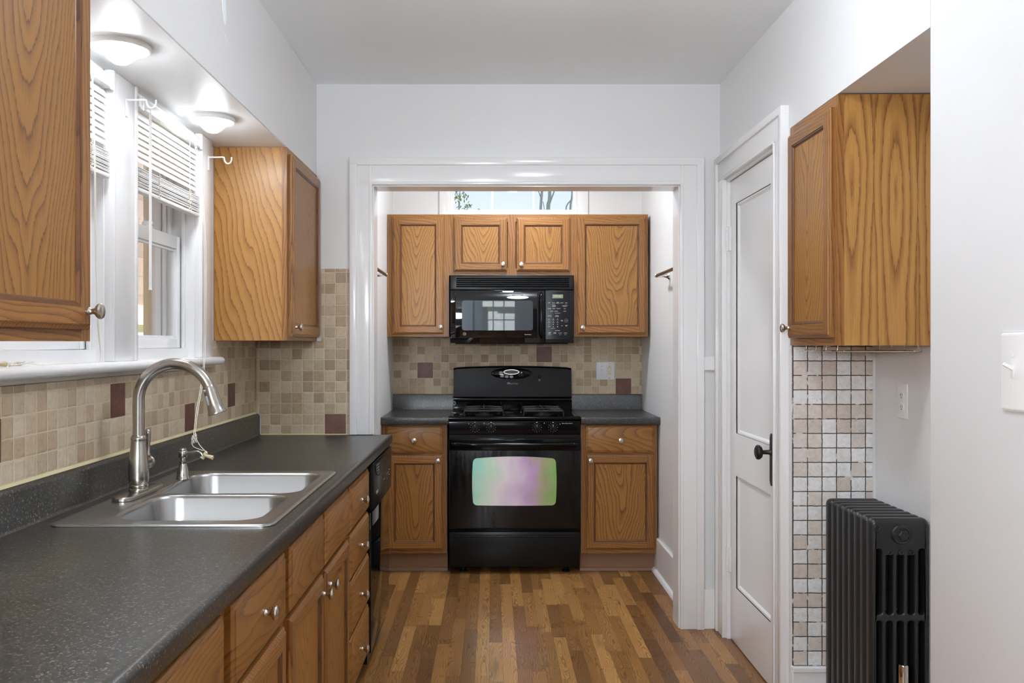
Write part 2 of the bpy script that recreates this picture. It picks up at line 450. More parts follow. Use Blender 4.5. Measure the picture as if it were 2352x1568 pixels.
def tube(bm, pts, r, seg=12, mi=0, cap=True, closed=False, sx=1.0, sy=1.0):
    P = [Vector(p) for p in pts]
    N = len(P)
    rs = r if hasattr(r, '__len__') else [r] * N
    T = []
    for i in range(N):
        if closed:
            d = P[(i + 1) % N] - P[i - 1]
        else:
            d = P[min(i + 1, N - 1)] - P[max(i - 1, 0)]
        T.append(d.normalized())
    up = Vector((0, 0, 1)) if abs(T[0].z) < 0.9 else Vector((0, 1, 0))
    nrm = (up - T[0] * up.dot(T[0])).normalized()
    rings = []
    for i in range(N):
        nrm = (nrm - T[i] * nrm.dot(T[i]))
        if nrm.length < 1e-6:
            nrm = T[i].orthogonal()
        nrm.normalize()
        bi = T[i].cross(nrm)
        rings.append([bm.verts.new(P[i] + nrm * (cos(2 * pi * k / seg) * rs[i] * sx) + bi * (sin(2 * pi * k / seg) * rs[i] * sy)) for k in range(seg)])
    M_ = N if closed else N - 1
    for i in range(M_):
        a, b_ = rings[i], rings[(i + 1) % N]
        for k in range(seg):
            f = bm.faces.new((a[k], a[(k + 1) % seg], b_[(k + 1) % seg], b_[k])); f.material_index = mi
    if cap and not closed:
        f = bm.faces.new(list(reversed(rings[0]))); f.material_index = mi
        f = bm.faces.new(rings[-1]); f.material_index = mi

def lathe(bm, prof, seg=32, mat=None, mi=0, sx=1.0, sy=1.0):
    """prof: (radius, height) pairs, turned about local z"""
    mat = mat or Matrix.Identity(4)
    rings = []
    for r, z in prof:
        if r < 1e-5:
            rings.append([bm.verts.new(mat @ Vector((0, 0, z)))])
        else:
            rings.append([bm.verts.new(mat @ Vector((cos(2 * pi * k / seg) * r * sx, sin(2 * pi * k / seg) * r * sy, z))) for k in range(seg)])
    for a, b_ in zip(rings[:-1], rings[1:]):
        for k in range(seg):
            k2 = (k + 1) % seg
            if len(a) == 1 and len(b_) == 1:
                continue
            if len(a) == 1:
                f = bm.faces.new((a[0], b_[k2], b_[k]))
            elif len(b_) == 1:
                f = bm.faces.new((a[k], a[k2], b_[0]))
            else:
                f = bm.faces.new((a[k], a[k2], b_[k2], b_[k]))
            f.material_index = mi
    if len(rings[0]) > 1:
        f = bm.faces.new(list(reversed(rings[0]))); f.material_index = mi
    if len(rings[-1]) > 1:
        f = bm.faces.new(rings[-1]); f.material_index = mi

def prism(bm, loop, a0, a1, axis, mi=0):
    """loop of 2D points extruded along axis; 'x': (y,z), 'y': (x,z), 'z': (x,y)"""
    def P(p, a):
        return {'x': (a, p[0], p[1]), 'y': (p[0], a, p[1]), 'z': (p[0], p[1], a)}[axis]
    A = [bm.verts.new(P(p, a0)) for p in loop]
    B_ = [bm.verts.new(P(p, a1)) for p in loop]
    fs = [bm.faces.new(A), bm.faces.new(list(reversed(B_)))]
    for i in range(len(loop)):
        j = (i + 1) % len(loop)
        fs.append(bm.faces.new((A[i], B_[i], B_[j], A[j])))
    for f in fs:
        f.material_index = mi
    return fs

def rrect(x0, x1, z0, z1, r, seg=6):
    if not hasattr(r, '__len__'):
        r = [r] * 4
    out = []
    for (cx_, cz_, rr, a0) in ((x1 - r[0], z1 - r[0], r[0], 0), (x0 + r[1], z1 - r[1], r[1], 90), (x0 + r[2], z0 + r[2], r[2], 180), (x1 - r[3], z0 + r[3], r[3], 270)):
        for k in range(seg + 1):
            a = radians(a0 + 90.0 * k / seg)
            out.append((cx_ + rr * cos(a), cz_ + rr * sin(a)))
    return out

def grow(loop, d):
    """offset a counter-clockwise loop outward by d"""
    N = len(loop); out = []
    for i in range(N):
        p0, p1, p2 = Vector(loop[i - 1]), Vector(loop[i]), Vector(loop[(i + 1) % N])
        e1, e2 = (p1 - p0), (p2 - p1)
        if e1.length < 1e-9: e1 = e2
        if e2.length < 1e-9: e2 = e1
        n1 = Vector((e1.y, -e1.x)).normalized(); n2 = Vector((e2.y, -e2.x)).normalized()
        q = (n1 + n2)
        q = q / max(q.length_squared, 1e-6) * 2.0 if q.length > 0.5 else n1
        out.append((p1.x + q.x * d, p1.y + q.y * d))
    return out

def holed_face(bm, loops, mi=0):
    """loops: lists of BMVerts, first one the outline, others holes"""
    es = []
    for L in loops:
        for i in range(len(L)):
            a, b_ = L[i], L[(i + 1) % len(L)]
            e = bm.edges.get((a, b_)) or bm.edges.new((a, b_))
            es.append(e)
    before = set(bm.faces)
    bmesh.ops.triangle_fill(bm, edges=es, use_beauty=True, use_dissolve=False)
    for f in bm.faces:
        if f not in before:
            f.material_index = mi

def plate(bm, outer, holes, y0, y1, co=0.0, ch=0.0, seg=3, mi=0, flip=1):
    """plate in the xz plane between y0 (front) and y1, outline rounded by co, holes by ch"""
    def mk(loop, y):
        return [bm.verts.new((p[0], y, p[1])) for p in loop]
    def steps(c):
        return [(c * (1 - cos(pi / 2 * k / seg)) if c else 0, c * (1 - sin(pi / 2 * k / seg)) if c else 0) for k in range(seg + 1)]
    T = y1 - y0
    def chain(loop, c, sgn):
        # from front face edge to back face edge
        if c <= 0:
            return [mk(loop, y0), mk(loop, y1)]
        rings = []
        for k in range(seg + 1):
            a = pi / 2 * k / seg
            rings.append(mk(grow(loop, -sgn * c * (1 - sin(a))), y0 + c * (1 - cos(a))))
        for k in range(seg, -1, -1):
            a = pi / 2 * k / seg
            rings.append(mk(grow(loop, -sgn * c * (1 - sin(a))), y1 - c * (1 - cos(a))))
        return rings
    chains = [chain(outer, co, 1)] + [chain(h, ch, -1) for h in holes]
    for C in chains:
        for a, b_ in zip(C[:-1], C[1:]):
            for i in range(len(a)):
                j = (i + 1) % len(a)
                f = bm.faces.new((a[i], a[j], b_[j], b_[i])); f.material_index = mi
    holed_face(bm, [C[0] for C in chains], mi)
    holed_face(bm, [C[-1] for C in chains], mi)

def smooth(P, k=6):
    out = []
    for i in range(len(P) - 1):
        p0, p1, p2, p3 = [Vector(P[max(0, min(len(P) - 1, j))]) for j in (i - 1, i, i + 1, i + 2)]
        for s in range(k):
            u = s / k
            out.append(0.5 * ((2 * p1) + (p2 - p0) * u + (2 * p0 - 5 * p1 + 4 * p2 - p3) * u * u + (3 * p1 - p0 - 3 * p2 + p3) * u ** 3))
    out.append(Vector(P[-1])); return out
smooth_path = smooth

def obj(name, bm, mats, parent=None, loc=None, ang=35, smooth=True, rot=None):
    bmesh.ops.recalc_face_normals(bm, faces=bm.faces[:])
    me = bpy.data.meshes.new(name)
    bm.to_mesh(me); bm.free()
    if not isinstance(mats, (list, tuple)):
        mats = [mats]
    for m_ in mats:
        me.materials.append(M[m_] if isinstance(m_, str) else m_)
    if smooth:
        for p in me.polygons:
            p.use_smooth = True
        me.set_sharp_from_angle(angle=radians(ang))
    o = bpy.data.objects.new(name, me)
    COL.objects.link(o)
    if parent:
        o.parent = parent
    if loc:
        o.location = loc
    if rot:
        o.rotation_euler = rot
    return o

def tag(o, label, cat, group=None):
    o['label'] = label; o['category'] = cat
    if group:
        o['group'] = group
    return o

def thing(name, label, cat, loc=(0, 0, 0), rz=0.0, group=None):
    o = bpy.data.objects.new(name, None); COL.objects.link(o)
    o.empty_display_size = 0.05
    o.location = loc; o.rotation_euler = (0, 0, rz)
    return tag(o, label, cat, group)

def struct(name, bm, mats, **k):
    o = obj(name, bm, mats, **k)
    if not o.parent:
        o['kind'] = 'structure'
    return o

def struct_empty(name, loc=(0, 0, 0), rz=0.0):
    o = bpy.data.objects.new(name, None); COL.objects.link(o)
    o.empty_display_size = 0.05
    o.location = loc; o.rotation_euler = (0, 0, rz); o['kind'] = 'structure'
    return o

def text(name, s, size, mat, parent, loc, rot=(pi / 2, 0, 0), depth=0.0002, align='CENTER', sx=1.0, bold=0.0):
    cu = bpy.data.curves.new(name, 'FONT')
    cu.body = s; cu.size = size; cu.extrude = depth; cu.align_x = align; cu.align_y = 'CENTER'; cu.offset = bold
    tmp = bpy.data.objects.new(name + '_tmp', cu); COL.objects.link(tmp)
    dg = bpy.context.evaluated_depsgraph_get()
    me = bpy.data.meshes.new_from_object(tmp.evaluated_get(dg))
    bpy.data.objects.remove(tmp); bpy.data.curves.remove(cu)
    me.materials.clear(); me.materials.append(M[mat])
    o = bpy.data.objects.new(name, me); COL.objects.link(o)
    o.parent = parent; o.location = loc; o.rotation_euler = rot; o.scale = (sx, 1, 1)
    return o

RX = Matrix.Rotation(pi / 2, 4, 'X')      # local z -> -y (towards a viewer in front)

# ================================================================== ROOM SHELL
ZC = 2.54           # ceiling
XL, XR = -1.11, 1.065
YP0, YP1 = 4.07, 4.19   # partition with the wide opening
YB = 5.63           # alcove back wall
AL, AR = -0.64, 0.968   # alcove side walls
YREAR = -3.2
YK = -0.25           # the kitchen opens here into a wider dining room, added unseen behind the viewer
DXL, DXR = -2.7, 2.5
SX, SZ = -0.82, 2.1125  # soffit front / underside
OX0, OX1, OZ = -0.5535, 0.873, 2.063   # opening in the partition
WIN = [(1.875, 2.495), (2.655, 3.252)]   # windows in the left wall (y ranges)
WZ0, WZ1 = 1.262, 2.112

bm = BM(); box(bm, -1.5, 1.7, YK, 5.9, -0.12, 0.0); box(bm, DXL - 0.15, DXR + 0.15, YREAR - 0.2, YK, -0.12, 0.0)
struct('floor', bm, 'floor')
bm = BM(); box(bm, -1.5, 1.7, YK, 5.9, ZC, ZC + 0.1); box(bm, DXL - 0.15, DXR + 0.15, YREAR - 0.2, YK, ZC, ZC + 0.1)
struct('ceiling', bm, 'ceiling')

bm = BM()
T0 = XL - 0.16
box(bm, T0, XL, YK, YP1, 0, WZ0)
box(bm, T0, XL, YK, YP1, WZ1, ZC)
box(bm, T0, XL, YK, WIN[0][0], WZ0, WZ1)
box(bm, T0, XL, WIN[0][1], WIN[1][0], WZ0, WZ1)
box(bm, T0, XL, WIN[1][1], YP1, WZ0, WZ1)
struct('wall_left', bm, 'wall')
bm = BM(); box(bm, XL, SX, YK, YP0, SZ, ZC, b=0.003, seg=1)
ws = struct('wall_soffit', bm, 'wall')
bm = BM()      # old patch marks in the plaster of the soffit front
prism(bm, [(2.640, 2.46), (2.643, 2.37), (2.662, 2.315), (2.676, 2.307), (2.684, 2.33), (2.678, 2.39), (2.662, 2.44), (2.655, 2.46)], SX - 0.0005, SX + 0.0016, 'x')
prism(bm, [(2.640, 2.290), (2.646, 2.288), (2.702, 2.262), (2.708, 2.256), (2.700, 2.258)], SX - 0.0005, SX + 0.0012, 'x')
obj('plaster_patch', bm, 'ceiling', ws)

bm = BM()      # partition around the wide opening
box(bm, XL, OX0, YP0, YP1, 0, ZC)
box(bm, OX1, 1.42, YP0, YP1, 0, ZC)
box(bm, OX0, OX1, YP0, YP1, OZ, ZC)
struct('wall_partition', bm, 'wall')

# right wall with door opening and recess
DY0, DY1, DZ = 3.235, 3.925, 2.062
RY0, RY1, RZ, RXB = 2.118, 3.10, 2.098, 1.365
bm = BM()
box(bm, XR, 1.45, YK, RY0, 0, ZC, b=0.004, seg=2)
box(bm, XR, 1.45, RY0, RY1, RZ, ZC)
box(bm, RXB, 1.45, RY0, RY1, 0, RZ)
box(bm, XR, 1.45, RY1, DY0, 0, ZC)
box(bm, XR, 1.45, DY0, DY1, DZ, ZC)
box(bm, XR, 1.45, DY1, YP0, 0, ZC)
box(bm, 1.18, 1.45, DY0, DY1, 0, DZ)
struct('wall_right', bm, 'wall')

bm = BM(); box(bm, AL - 0.1, AL, YP1, YB + 0.12, 0, ZC)
struct('wall_alcove_left', bm, 'wall')
bm = BM(); box(bm, AR, AR + 0.1, YP1, YB + 0.12, 0, ZC)
struct('wall_alcove_right', bm, 'wall')
BWX0, BWX1, BWZ0, BWZ1 = -0.275, 0.555, 2.155, 2.50
bm = BM()
box(bm, AL, BWX0, YB, YB + 0.12, 0, ZC)
box(bm, BWX1, AR, YB, YB + 0.12, 0, ZC)
box(bm, BWX0, BWX1, YB, YB + 0.12, 0, BWZ0)
box(bm, BWX0, BWX1, YB, YB + 0.12, BWZ1, ZC)
struct('wall_alcove_back', bm, 'wall')

RDX0, RDX1 = -0.30, 0.50
bm = BM()
box(bm, DXL - 0.14, RDX0, YREAR - 0.14, YREAR, 0, ZC)
box(bm, RDX1, DXR + 0.14, YREAR - 0.14, YREAR, 0, ZC)
box(bm, RDX0, RDX1, YREAR - 0.14, YREAR, 2.10, ZC)
struct('wall_rear', bm, 'dining_paint')
bm = BM(); box(bm, DXL - 0.14, DXL, YREAR, YK + 0.14, 0, ZC); box(bm, DXL, T0, YK, YK + 0.14, 0, ZC)
struct('wall_dining_left', bm, 'dining_paint')
bm = BM(); box(bm, DXR, DXR + 0.14, YREAR, YK + 0.14, 0, ZC); box(bm, 1.45, DXR, YK, YK + 0.14, 0, ZC)
struct('wall_dining_right', bm, 'dining_paint')

# glazed rear door (mirrored in the microwave)
rd = struct_empty('door_2', (0, YREAR, 0))
bm = BM()
gx0, gx1, gz0, gz1 = -0.15, 0.36, 1.10, 2.0
box(bm, RDX0, gx0, -0.09, -0.045, 0, 2.10); box(bm, gx1, RDX1, -0.09, -0.045, 0, 2.10)
box(bm, gx0, gx1, -0.09, -0.045, 0, gz0); box(bm, gx0, gx1, -0.09, -0.045, gz1, 2.10)
for i in (1, 2):
    xx = gx0 + (gx1 - gx0) * i / 3; box(bm, xx - 0.009, xx + 0.009, -0.085, -0.05, gz0, gz1)
    zz = gz0 + (gz1 - gz0) * i / 3; box(bm, gx0, gx1, -0.085, -0.05, zz - 0.009, zz + 0.009)
obj('door_leaf', bm, 'dining_paint', rd)
bm = BM(); box(bm, gx0, gx1, -0.070, -0.066, gz0, gz1); obj('glass', bm, 'pane', rd)

# ---- baseboards
bm = BM()
box(bm, AR - 0.016, AR, YP1, 5.12, 0, 0.20, b=0.003, seg=1)
for k in range(4):
    pass
prism(bm, [(AR - 0.016, 0.0), (AR - 0.016, 0.022), (AR - 0.024, 0.018), (AR - 0.032, 0.010), (AR - 0.034, 0.0)], YP1, 5.12, 'y')
struct('baseboard_alcove', bm, 'trim')
bm = BM(); box(bm, 0.986, 1.046, YP0 - 0.018, YP0, 0, 0.185, b=0.002, seg=1)
struct('baseboard_partition', bm, 'trim')
bm = BM(); box(bm, 0.986, 1.046, YP0 - 0.016, YP0, 1.203, 1.268, b=0.002, seg=1)
struct('trim_1', bm, 'trim')       # chair rail stub between the two casings
bm = BM()
box(bm, XR, RXB, RY1 - 0.018, RY1, 0, 0.165, b=0.002, seg=1)
box(bm, XR, RXB, RY1 - 0.024, RY1, 0.165, 0.185, b=0.003, seg=1)
struct('baseboard_recess', bm, 'trim')

# ---- casing of the wide opening
def casing_leg(bm, xo, xi, z0, z1, yf):
    """flat board with raised back band outside and small bead inside; xo outer edge, xi inner edge"""
    s = 1 if xi > xo else -1
    def bb(a, b_, y, bevel):
        box(bm, min(a, b_), max(a, b_), yf - y, yf, z0, z1, b=bevel, seg=2)
    bb(xo, xo + s * 0.034, 0.030, 0.003)
    bb(xo + s * 0.030, xi - s * 0.001, 0.020, 0.002)
    bb(xi - s * 0.014, xi, 0.025, 0.003)
bm = BM()
casing_leg(bm, -0.662, OX0 - 0.004, 0.905, 2.19, YP0)
casing_leg(bm, 0.986, OX1 + 0.004, 0.0, 2.19, YP0)
# head
box(bm, -0.6626, 0.9866, YP0 - 0.0305, YP0, 2.158, 2.194, b=0.003)
box(bm, -0.630, 0.954, YP0 - 0.0203, YP0, OZ + 0.005, 2.160, b=0.002)
box(bm, OX0 - 0.018, OX1 + 0.018, YP0 - 0.0255, YP0, OZ + 0.004, OZ + 0.018, b=0.003)
# jamb boards
box(bm, OX0 - 0.004, OX0 + 0.002, YP0 - 0.004, YP1 + 0.002, 0.905, OZ)
box(bm, OX1 - 0.002, OX1 + 0.004, YP0 - 0.004, YP1 + 0.002, 0, OZ)
box(bm, OX0, OX1, YP0 - 0.004, YP1 + 0.002, OZ - 0.002, OZ + 0.004)
struct('trim_2', bm, 'trim')

# ---- panelled door in the right wall
d1 = struct_empty('door_1', (XR, DY1, 0), -pi / 2)     # local x -> -y, local y -> +x, front faces -y -> -x world
DWd = DY1 - DY0
bm = BM()
def cas_v(x0, x1, z0, z1):
    box(bm, x0, x1, -0.022, 0, z0, z1, b=0.003)
# casing: legs and head (local x = DY1 - y)
cw = 0.105
cas_v(-cw - 0.02, -0.008, 0, DZ + 0.01)
cas_v(DWd + 0.008, DWd + cw + 0.008, 0, DZ + 0.01)
box(bm, -cw - 0.0206, DWd + cw + 0.0086, -0.0225, 0, DZ + 0.008, DZ + 0.118, b=0.003)
for (a, b_) in ((-cw - 0.022, -cw + 0.008), (DWd + cw - 0.02, DWd + cw + 0.010)):
    box(bm, a, b_, -0.031, 0, 0, DZ + 0.12, b=0.003)
box(bm, -cw - 0.0226, DWd + cw + 0.0106, -0.0315, 0, DZ + 0.092, DZ + 0.122, b=0.003)
for (a, b_) in ((-0.020, -0.006), (DWd + 0.006, DWd + 0.020)):
    box(bm, a, b_, -0.026, 0, 0, DZ + 0.018, b=0.002)
box(bm, -0.02, DWd + 0.02, -0.0262, 0, DZ + 0.006, DZ + 0.02, b=0.002)
box(bm, -0.006, 0.004, -0.006, 0.10, 0, DZ); box(bm, DWd - 0.004, DWd + 0.006, -0.006, 0.10, 0, DZ)
box(bm, 0, DWd, -0.006, 0.10, DZ - 0.004, DZ + 0.008)
obj('casing', bm, 'trim', d1)
bm = BM()
# leaf 35 mm thick with two recessed flat panels
lx0, lx1, lz0, lz1 = 0.006, DWd - 0.006, 0.006, DZ - 0.007
P1 = (0.100, DWd - 0.118, 0.935, 1.945); P2 = (0.100, DWd - 0.118, 0.255, 0.748)
plate(bm, [(lx0, lz0), (lx1, lz0), (lx1, lz1), (lx0, lz1)],
      [[(p[0], p[2]), (p[1], p[2]), (p[1], p[3]), (p[0], p[3])] for p in (P1, P2)], 0.008, 0.043, co=0.002, ch=0.0)
for p in (P1, P2):
    x0, x1, z0, z1 = p
    o1 = [(x0, z0), (x1, z0), (x1, z1), (x0, z1)]; o2 = grow(o1, -0.008); o3 = grow(o1, -0.016)
    rr = [[bm.verts.new((q[0], yy, q[1])) for q in L] for L, yy in ((o1, 0.008), (o1, 0.012), (o2, 0.013), (o3, 0.021))]
    for a, b_ in zip(rr[:-1], rr[1:]):
        for i in range(4):
            bm.faces.new((a[i], a[(i + 1) % 4], b_[(i + 1) % 4], b_[i]))
    bm.faces.new(rr[-1])
leaf = obj('door_leaf', bm, 'trim', d1, ang=25)
for k, zz in enumerate((1.80, 0.36)):
    bm = BM()
    box(bm, -0.010, 0.020, -0.002, 0.009, zz - 0.055, zz + 0.055, b=0.001)
    for j in range(5):
        tube(bm, [(-0.001, -0.004, zz - 0.055 + j * 0.022), (-0.001, -0.004, zz - 0.055 + (j + 1) * 0.022 - 0.002)], 0.0065, 12)
    lathe(bm, [(0.0, zz + 0.070), (0.005, zz + 0.066), (0.004, zz + 0.060), (0.0065, zz + 0.056)], 12, Matrix.Translation((-0.001, -0.004, 0)))
    lathe(bm, [(0.0065, zz - 0.056), (0.004, zz - 0.060), (0.005, zz - 0.066), (0.0, zz - 0.070)], 12, Matrix.Translation((-0.001, -0.004, 0)))
    obj('hinge', bm, 'trim', d1)
# black escutcheon and knob
kx = DY1 - 3.325; kz = 0.914
bm = BM()
esc = [(kx - 0.020, 0.792), (kx - 0.012, 0.784), (kx + 0.012, 0.784), (kx + 0.020, 0.792), (kx + 0.020, 0.976), (kx + 0.012, 0.985), (kx - 0.012, 0.985), (kx - 0.020, 0.976)]
plate(bm, esc, [], 0.001, 0.009, co=0.003, seg=2)
plate(bm, [(kx - 0.014, 0.80), (kx + 0.014, 0.80), (kx + 0.014, 0.97), (kx - 0.014, 0.97)], [], -0.001, 0.002, co=0.001, seg=1)
tube(bm, [(kx, -0.0018, 0.845), (kx, 0.0, 0.845)], 0.004, 10)
e1 = obj('escutcheon_plate', bm, 'old_brass', d1)
e1['label'] = 'long black metal escutcheon plate'
bm = BM()
lathe(bm, [(0.013, 0.0), (0.012, 0.004), (0.009, 0.008), (0.008, 0.030), (0.012, 0.034), (0.022, 0.037), (0.0275, 0.044), (0.0285, 0.050), (0.026, 0.055), (0.020, 0.058), (0.017, 0.0565), (0.010, 0.058), (0.0, 0.0585)], 28,
      Matrix.Translation((kx, 0.0, kz)) @ RX)
e2 = obj('door_handle', bm, 'old_brass', d1); e2['label'] = 'round black metal door knob'

# ---- windows in the left wall
def left_window(num, y0, y1):
    w = struct_empty('window_%d' % num, (XL, y0, 0), pi / 2)    # local x -> +y, local y -> -x (outwards)
    wd = y1 - y0
    bm = BM()      # jamb liner
    box(bm, 0, 0.012, -0.002, 0.158, WZ0, WZ1); box(bm, wd - 0.012, wd, -0.002, 0.158, WZ0, WZ1)
    box(bm, 0, wd, -0.002, 0.158, WZ1 - 0.012, WZ1 + 0.002); box(bm, 0, wd, 0.02, 0.158, WZ0 - 0.004, 1.312)
    for a, b_ in ((0.012, 0.026), (wd - 0.026, wd - 0.012)):
        box(bm, a, b_, 0.030, 0.042, WZ0, WZ1, b=0.002)
        box(bm, a, b_, 0.098, 0.112, WZ0, WZ1, b=0.002)
        box(bm, a, b_ , 0.118, 0.150, WZ0, WZ1, b=0.002)
    obj('window_frame', bm, 'trim', w)
    def sash(nm, ya, yb, z0, z1, bot, top, sd=0.036):
        b2 = BM()
        x0, x1 = 0.016, wd - 0.016
        box(b2, x0, x0 + sd, ya, yb, z0, z1, b=0.003); box(b2, x1 - sd, x1, ya, yb, z0, z1, b=0.003)
        box(b2, x0 + sd, x1 - sd, ya, yb, z0, z0 + bot, b=0.003); box(b2, x0 + sd, x1 - sd, ya, yb, z1 - top, z1, b=0.003)
        # glazing bead
        xi0, xi1, zi0, zi1 = x0 + sd, x1 - sd, z0 + bot, z1 - top
        for a in ((xi0, xi0 + 0.010, zi0, zi1), (xi1 - 0.010, xi1, zi0, zi1), (xi0, xi1, zi0, zi0 + 0.010), (xi0, xi1, zi1 - 0.010, zi1)):
            box(b2, a[0], a[1], ya + 0.008 + (0.0006 if a[1] - a[0] > 0.05 else 0), yb - 0.008, a[2], a[3], b=0.002)
        s = obj(nm, b2, 'vinyl', w)
        b3 = BM(); box(b3, xi0, xi1, (ya + yb) / 2 - 0.002, (ya + yb) / 2 + 0.002, zi0, zi1)
        obj('glass', b3, 'pane', s)
        return s
    ls = sash('lower_sash', 0.046, 0.074, 1.313, 1.722, 0.034, 0.046)
    sash('upper_sash', 0.076, 0.096, 1.680, WZ1 - 0.014, 0.036, 0.040)
    bm = BM()      # sash lock
    box(bm, wd / 2 - 0.028, wd / 2 + 0.028, 0.050, 0.074, 1.722, 1.730, b=0.002)
    tube(bm, [(wd / 2 - 0.012, 0.060, 1.736), (wd / 2 + 0.030, 0.056, 1.742)], 0.006, 8)
    lathe(bm, [(0.012, 1.728), (0.012, 1.738), (0.009, 1.742), (0.0, 1.743)], 16, Matrix.Translation((wd / 2 - 0.012, 0.060, 0)))
    obj('sash_lock', bm, 'vinyl', w)
    return w
left_window(1, *WIN[0])
left_window(2, *WIN[1])

bm = BM()      # casings and mullion board, flat with bead at the glass side
def lc(y0, y1, beads):
    box(bm, XL, XL + 0.024, y0, y1, 1.277, SZ, b=0.003)
    for a in beads:
        box(bm, XL, XL + 0.030, a + 0.0006, a + 0.0154, 1.277, SZ - 0.0005, b=0.004)
lc(1.755, 1.882, [1.866])
lc(2.488, 2.662, [2.488, 2.646])
lc(3.245, 3.385, [3.245])
struct('trim_3', bm, 'trim')
bm = BM()      # stool with rounded nose
prof = [(XL - 0.03, 1.247), (XL + 0.040, 1.247)]
for k in range(9):
    a = -pi / 2 + pi * k / 8
    prof.append((XL + 0.044 + 0.015 * cos(a), 1.262 + 0.015 * sin(a)))
prof += [(XL - 0.03, 1.277)]
prism(bm, prof, 1.0, 3.425, 'y')
# cove under the stool
prism(bm, [(XL, 1.232), (XL + 0.012, 1.234), (XL + 0.020, 1.240), (XL + 0.024, 1.248), (XL, 1.248)], 1.0, 3.40, 'y')
struct('trim_4', bm, 'trim')

# ---- alcove back window (wide, three panes)
w3 = struct_empty('window_3', (0, YB, 0))
bm = BM()
for (a, b_, c_, d_) in ((BWX0 - 0.065, BWX0 + 0.004, BWZ0 - 0.03, ZC - 0.01), (BWX1 - 0.004, BWX1 + 0.065, BWZ0 - 0.03, ZC - 0.01)):
    box(bm, a, b_, -0.018, 0, c_, d_, b=0.003)
box(bm, BWX0 - 0.065, BWX1 + 0.065, -0.0182, 0, BWZ1 - 0.004, ZC - 0.01, b=0.003)
box(bm, BWX0 - 0.065, BWX1 + 0.065, -0.030, 0.004, BWZ0 - 0.02, BWZ0 + 0.004, b=0.003)
box(bm, BWX0, BWX0 + 0.010, 0, 0.12, BWZ0, BWZ1); box(bm, BWX1 - 0.010, BWX1, 0, 0.12, BWZ0, BWZ1)
box(bm, BWX0, BWX1, 0, 0.12, BWZ0, BWZ0 + 0.010)
obj('window_frame', bm, 'trim', w3)
bm = BM()
sx0, sx1, sz0, sz1 = BWX0 + 0.010, BWX1 - 0.010, BWZ0 + 0.010, BWZ1 - 0.004
gx0, gx1, gz0, gz1 = -0.246, 0.526, 2.196, 2.46
box(bm, sx0, gx0, 0.02, 0.05, sz0, sz1); box(bm, gx1, sx1, 0.02, 0.05, sz0, sz1)
box(bm, gx0, gx1, 0.02, 0.05, sz0, gz0); box(bm, gx0, gx1, 0.02, 0.05, gz1, sz1)
for xx in ((1130.5 - 1130) * 0.00284, (1225 - 1130) * 0.00284):
    box(bm, xx - 0.0065, xx + 0.0065, 0.024, 0.046, gz0, gz1)
sa = obj('sash', bm, 'vinyl', w3)
bm = BM(); box(bm, gx0, gx1, 0.033, 0.037, gz0, gz1); obj('glass', bm, 'pane', sa)

# ================================================================== LAMPS
def dome_light(name, label, loc, r, h, mat, group, cat='ceiling light'):
    t = thing(name, label, cat, loc, 0, group)
    bm = BM()
    lathe(bm, [(r * 1.06, 0.0), (r * 1.07, -0.006), (r * 1.03, -0.013), (r * 0.98, -0.014), (r * 0.96, -0.010), (r * 0.96, 0.0)], 40)
    obj('trim_ring', bm, 'plastic_white', t)
    bm = BM()
    pr = [(r * 0.96, -0.010)]
    for k in range(1, 9):
        u = k / 8.0
        rr = r * 0.96 * (1 - u)
        # bell: shallow rim then a rounded belly
        zz = -0.010 - h * (0.5 - 0.5 * cos(pi * min(1.0, u * 1.15))) if u < 0.87 else -0.010 - h
        pr.append((max(rr, 0.0), zz))
    lathe(bm, pr, 40)
    obj('glass_dome', bm, mat, t, ang=80)
    return t
dome_light('soffit_light', 'small glowing white dome light in the soffit, half behind the near wall cabinet', (-0.975, 2.285, SZ), 0.072, 0.040, 'dome_soffit', 'round dome lights under the window soffit')
dome_light('soffit_light', 'small glowing white dome light in the soffit, beside the far oak wall cabinet', (-0.972, 3.03, SZ), 0.072, 0.040, 'dome_soffit', 'round dome lights under the window soffit')
def semi_flush(name, label, loc):
    t = thing(name, label, 'ceiling light', loc)
    bm = BM(); lathe(bm, [(0.07, 0.0), (0.066, -0.018), (0.02, -0.024), (0.012, -0.026), (0.012, -0.06), (0.0, -0.06)], 24)
    obj('canopy', bm, 'knob_nickel', t)
    bm = BM(); lathe(bm, [(0.0, -0.050)] + [(0.125 * sin(radians(12 + 168 * k / 14)), -0.115 + 0.065 * cos(radians(12 + 168 * k / 14))) for k in range(14)] + [(0.0, -0.18)], 32)
    obj('glass_shade', bm, 'dome_ceiling', t, ang=80)
semi_flush('ceiling_light', 'white glass semi-flush ceiling light in the middle of the kitchen', (0.29, 2.30, ZC))
def fill_globe(label, loc, drop, R_=0.16):  # unseen globe lamps, added to fill the room with light
    t = thing('fill_globe_light', label, 'fill light', loc, 0, 'white globe fill lamps added behind the viewer')
    bm = BM(); lathe(bm, [(0.06, 0.0), (0.058, -0.02), (0.02, -0.028), (0.006, -0.03), (0.006, R_ + 0.02 - drop), (0.05, R_ + 0.015 - drop), (0.055, R_ - 0.01 - drop), (0.0, R_ - 0.01 - drop)], 24)
    obj('stem', bm, 'knob_nickel', t)
    bm = BM(); lathe(bm, [(0.035, R_ - 0.004 - drop)] + [(R_ * sin(radians(18 + 162 * k / 14)), -drop + R_ * cos(radians(18 + 162 * k / 14))) for k in range(14)] + [(0.0, -R_ - drop)], 32)
    obj('globe_shade', bm, 'fill_glow', t, ang=80)
fill_globe('unseen white globe lamp added as fill low over the near end of the long counter', (-0.56, 0.10, ZC), 1.02, 0.125)
fill_globe('unseen white globe lamp added as fill near the glazed rear door', (-0.75, -2.4, ZC), 0.70)
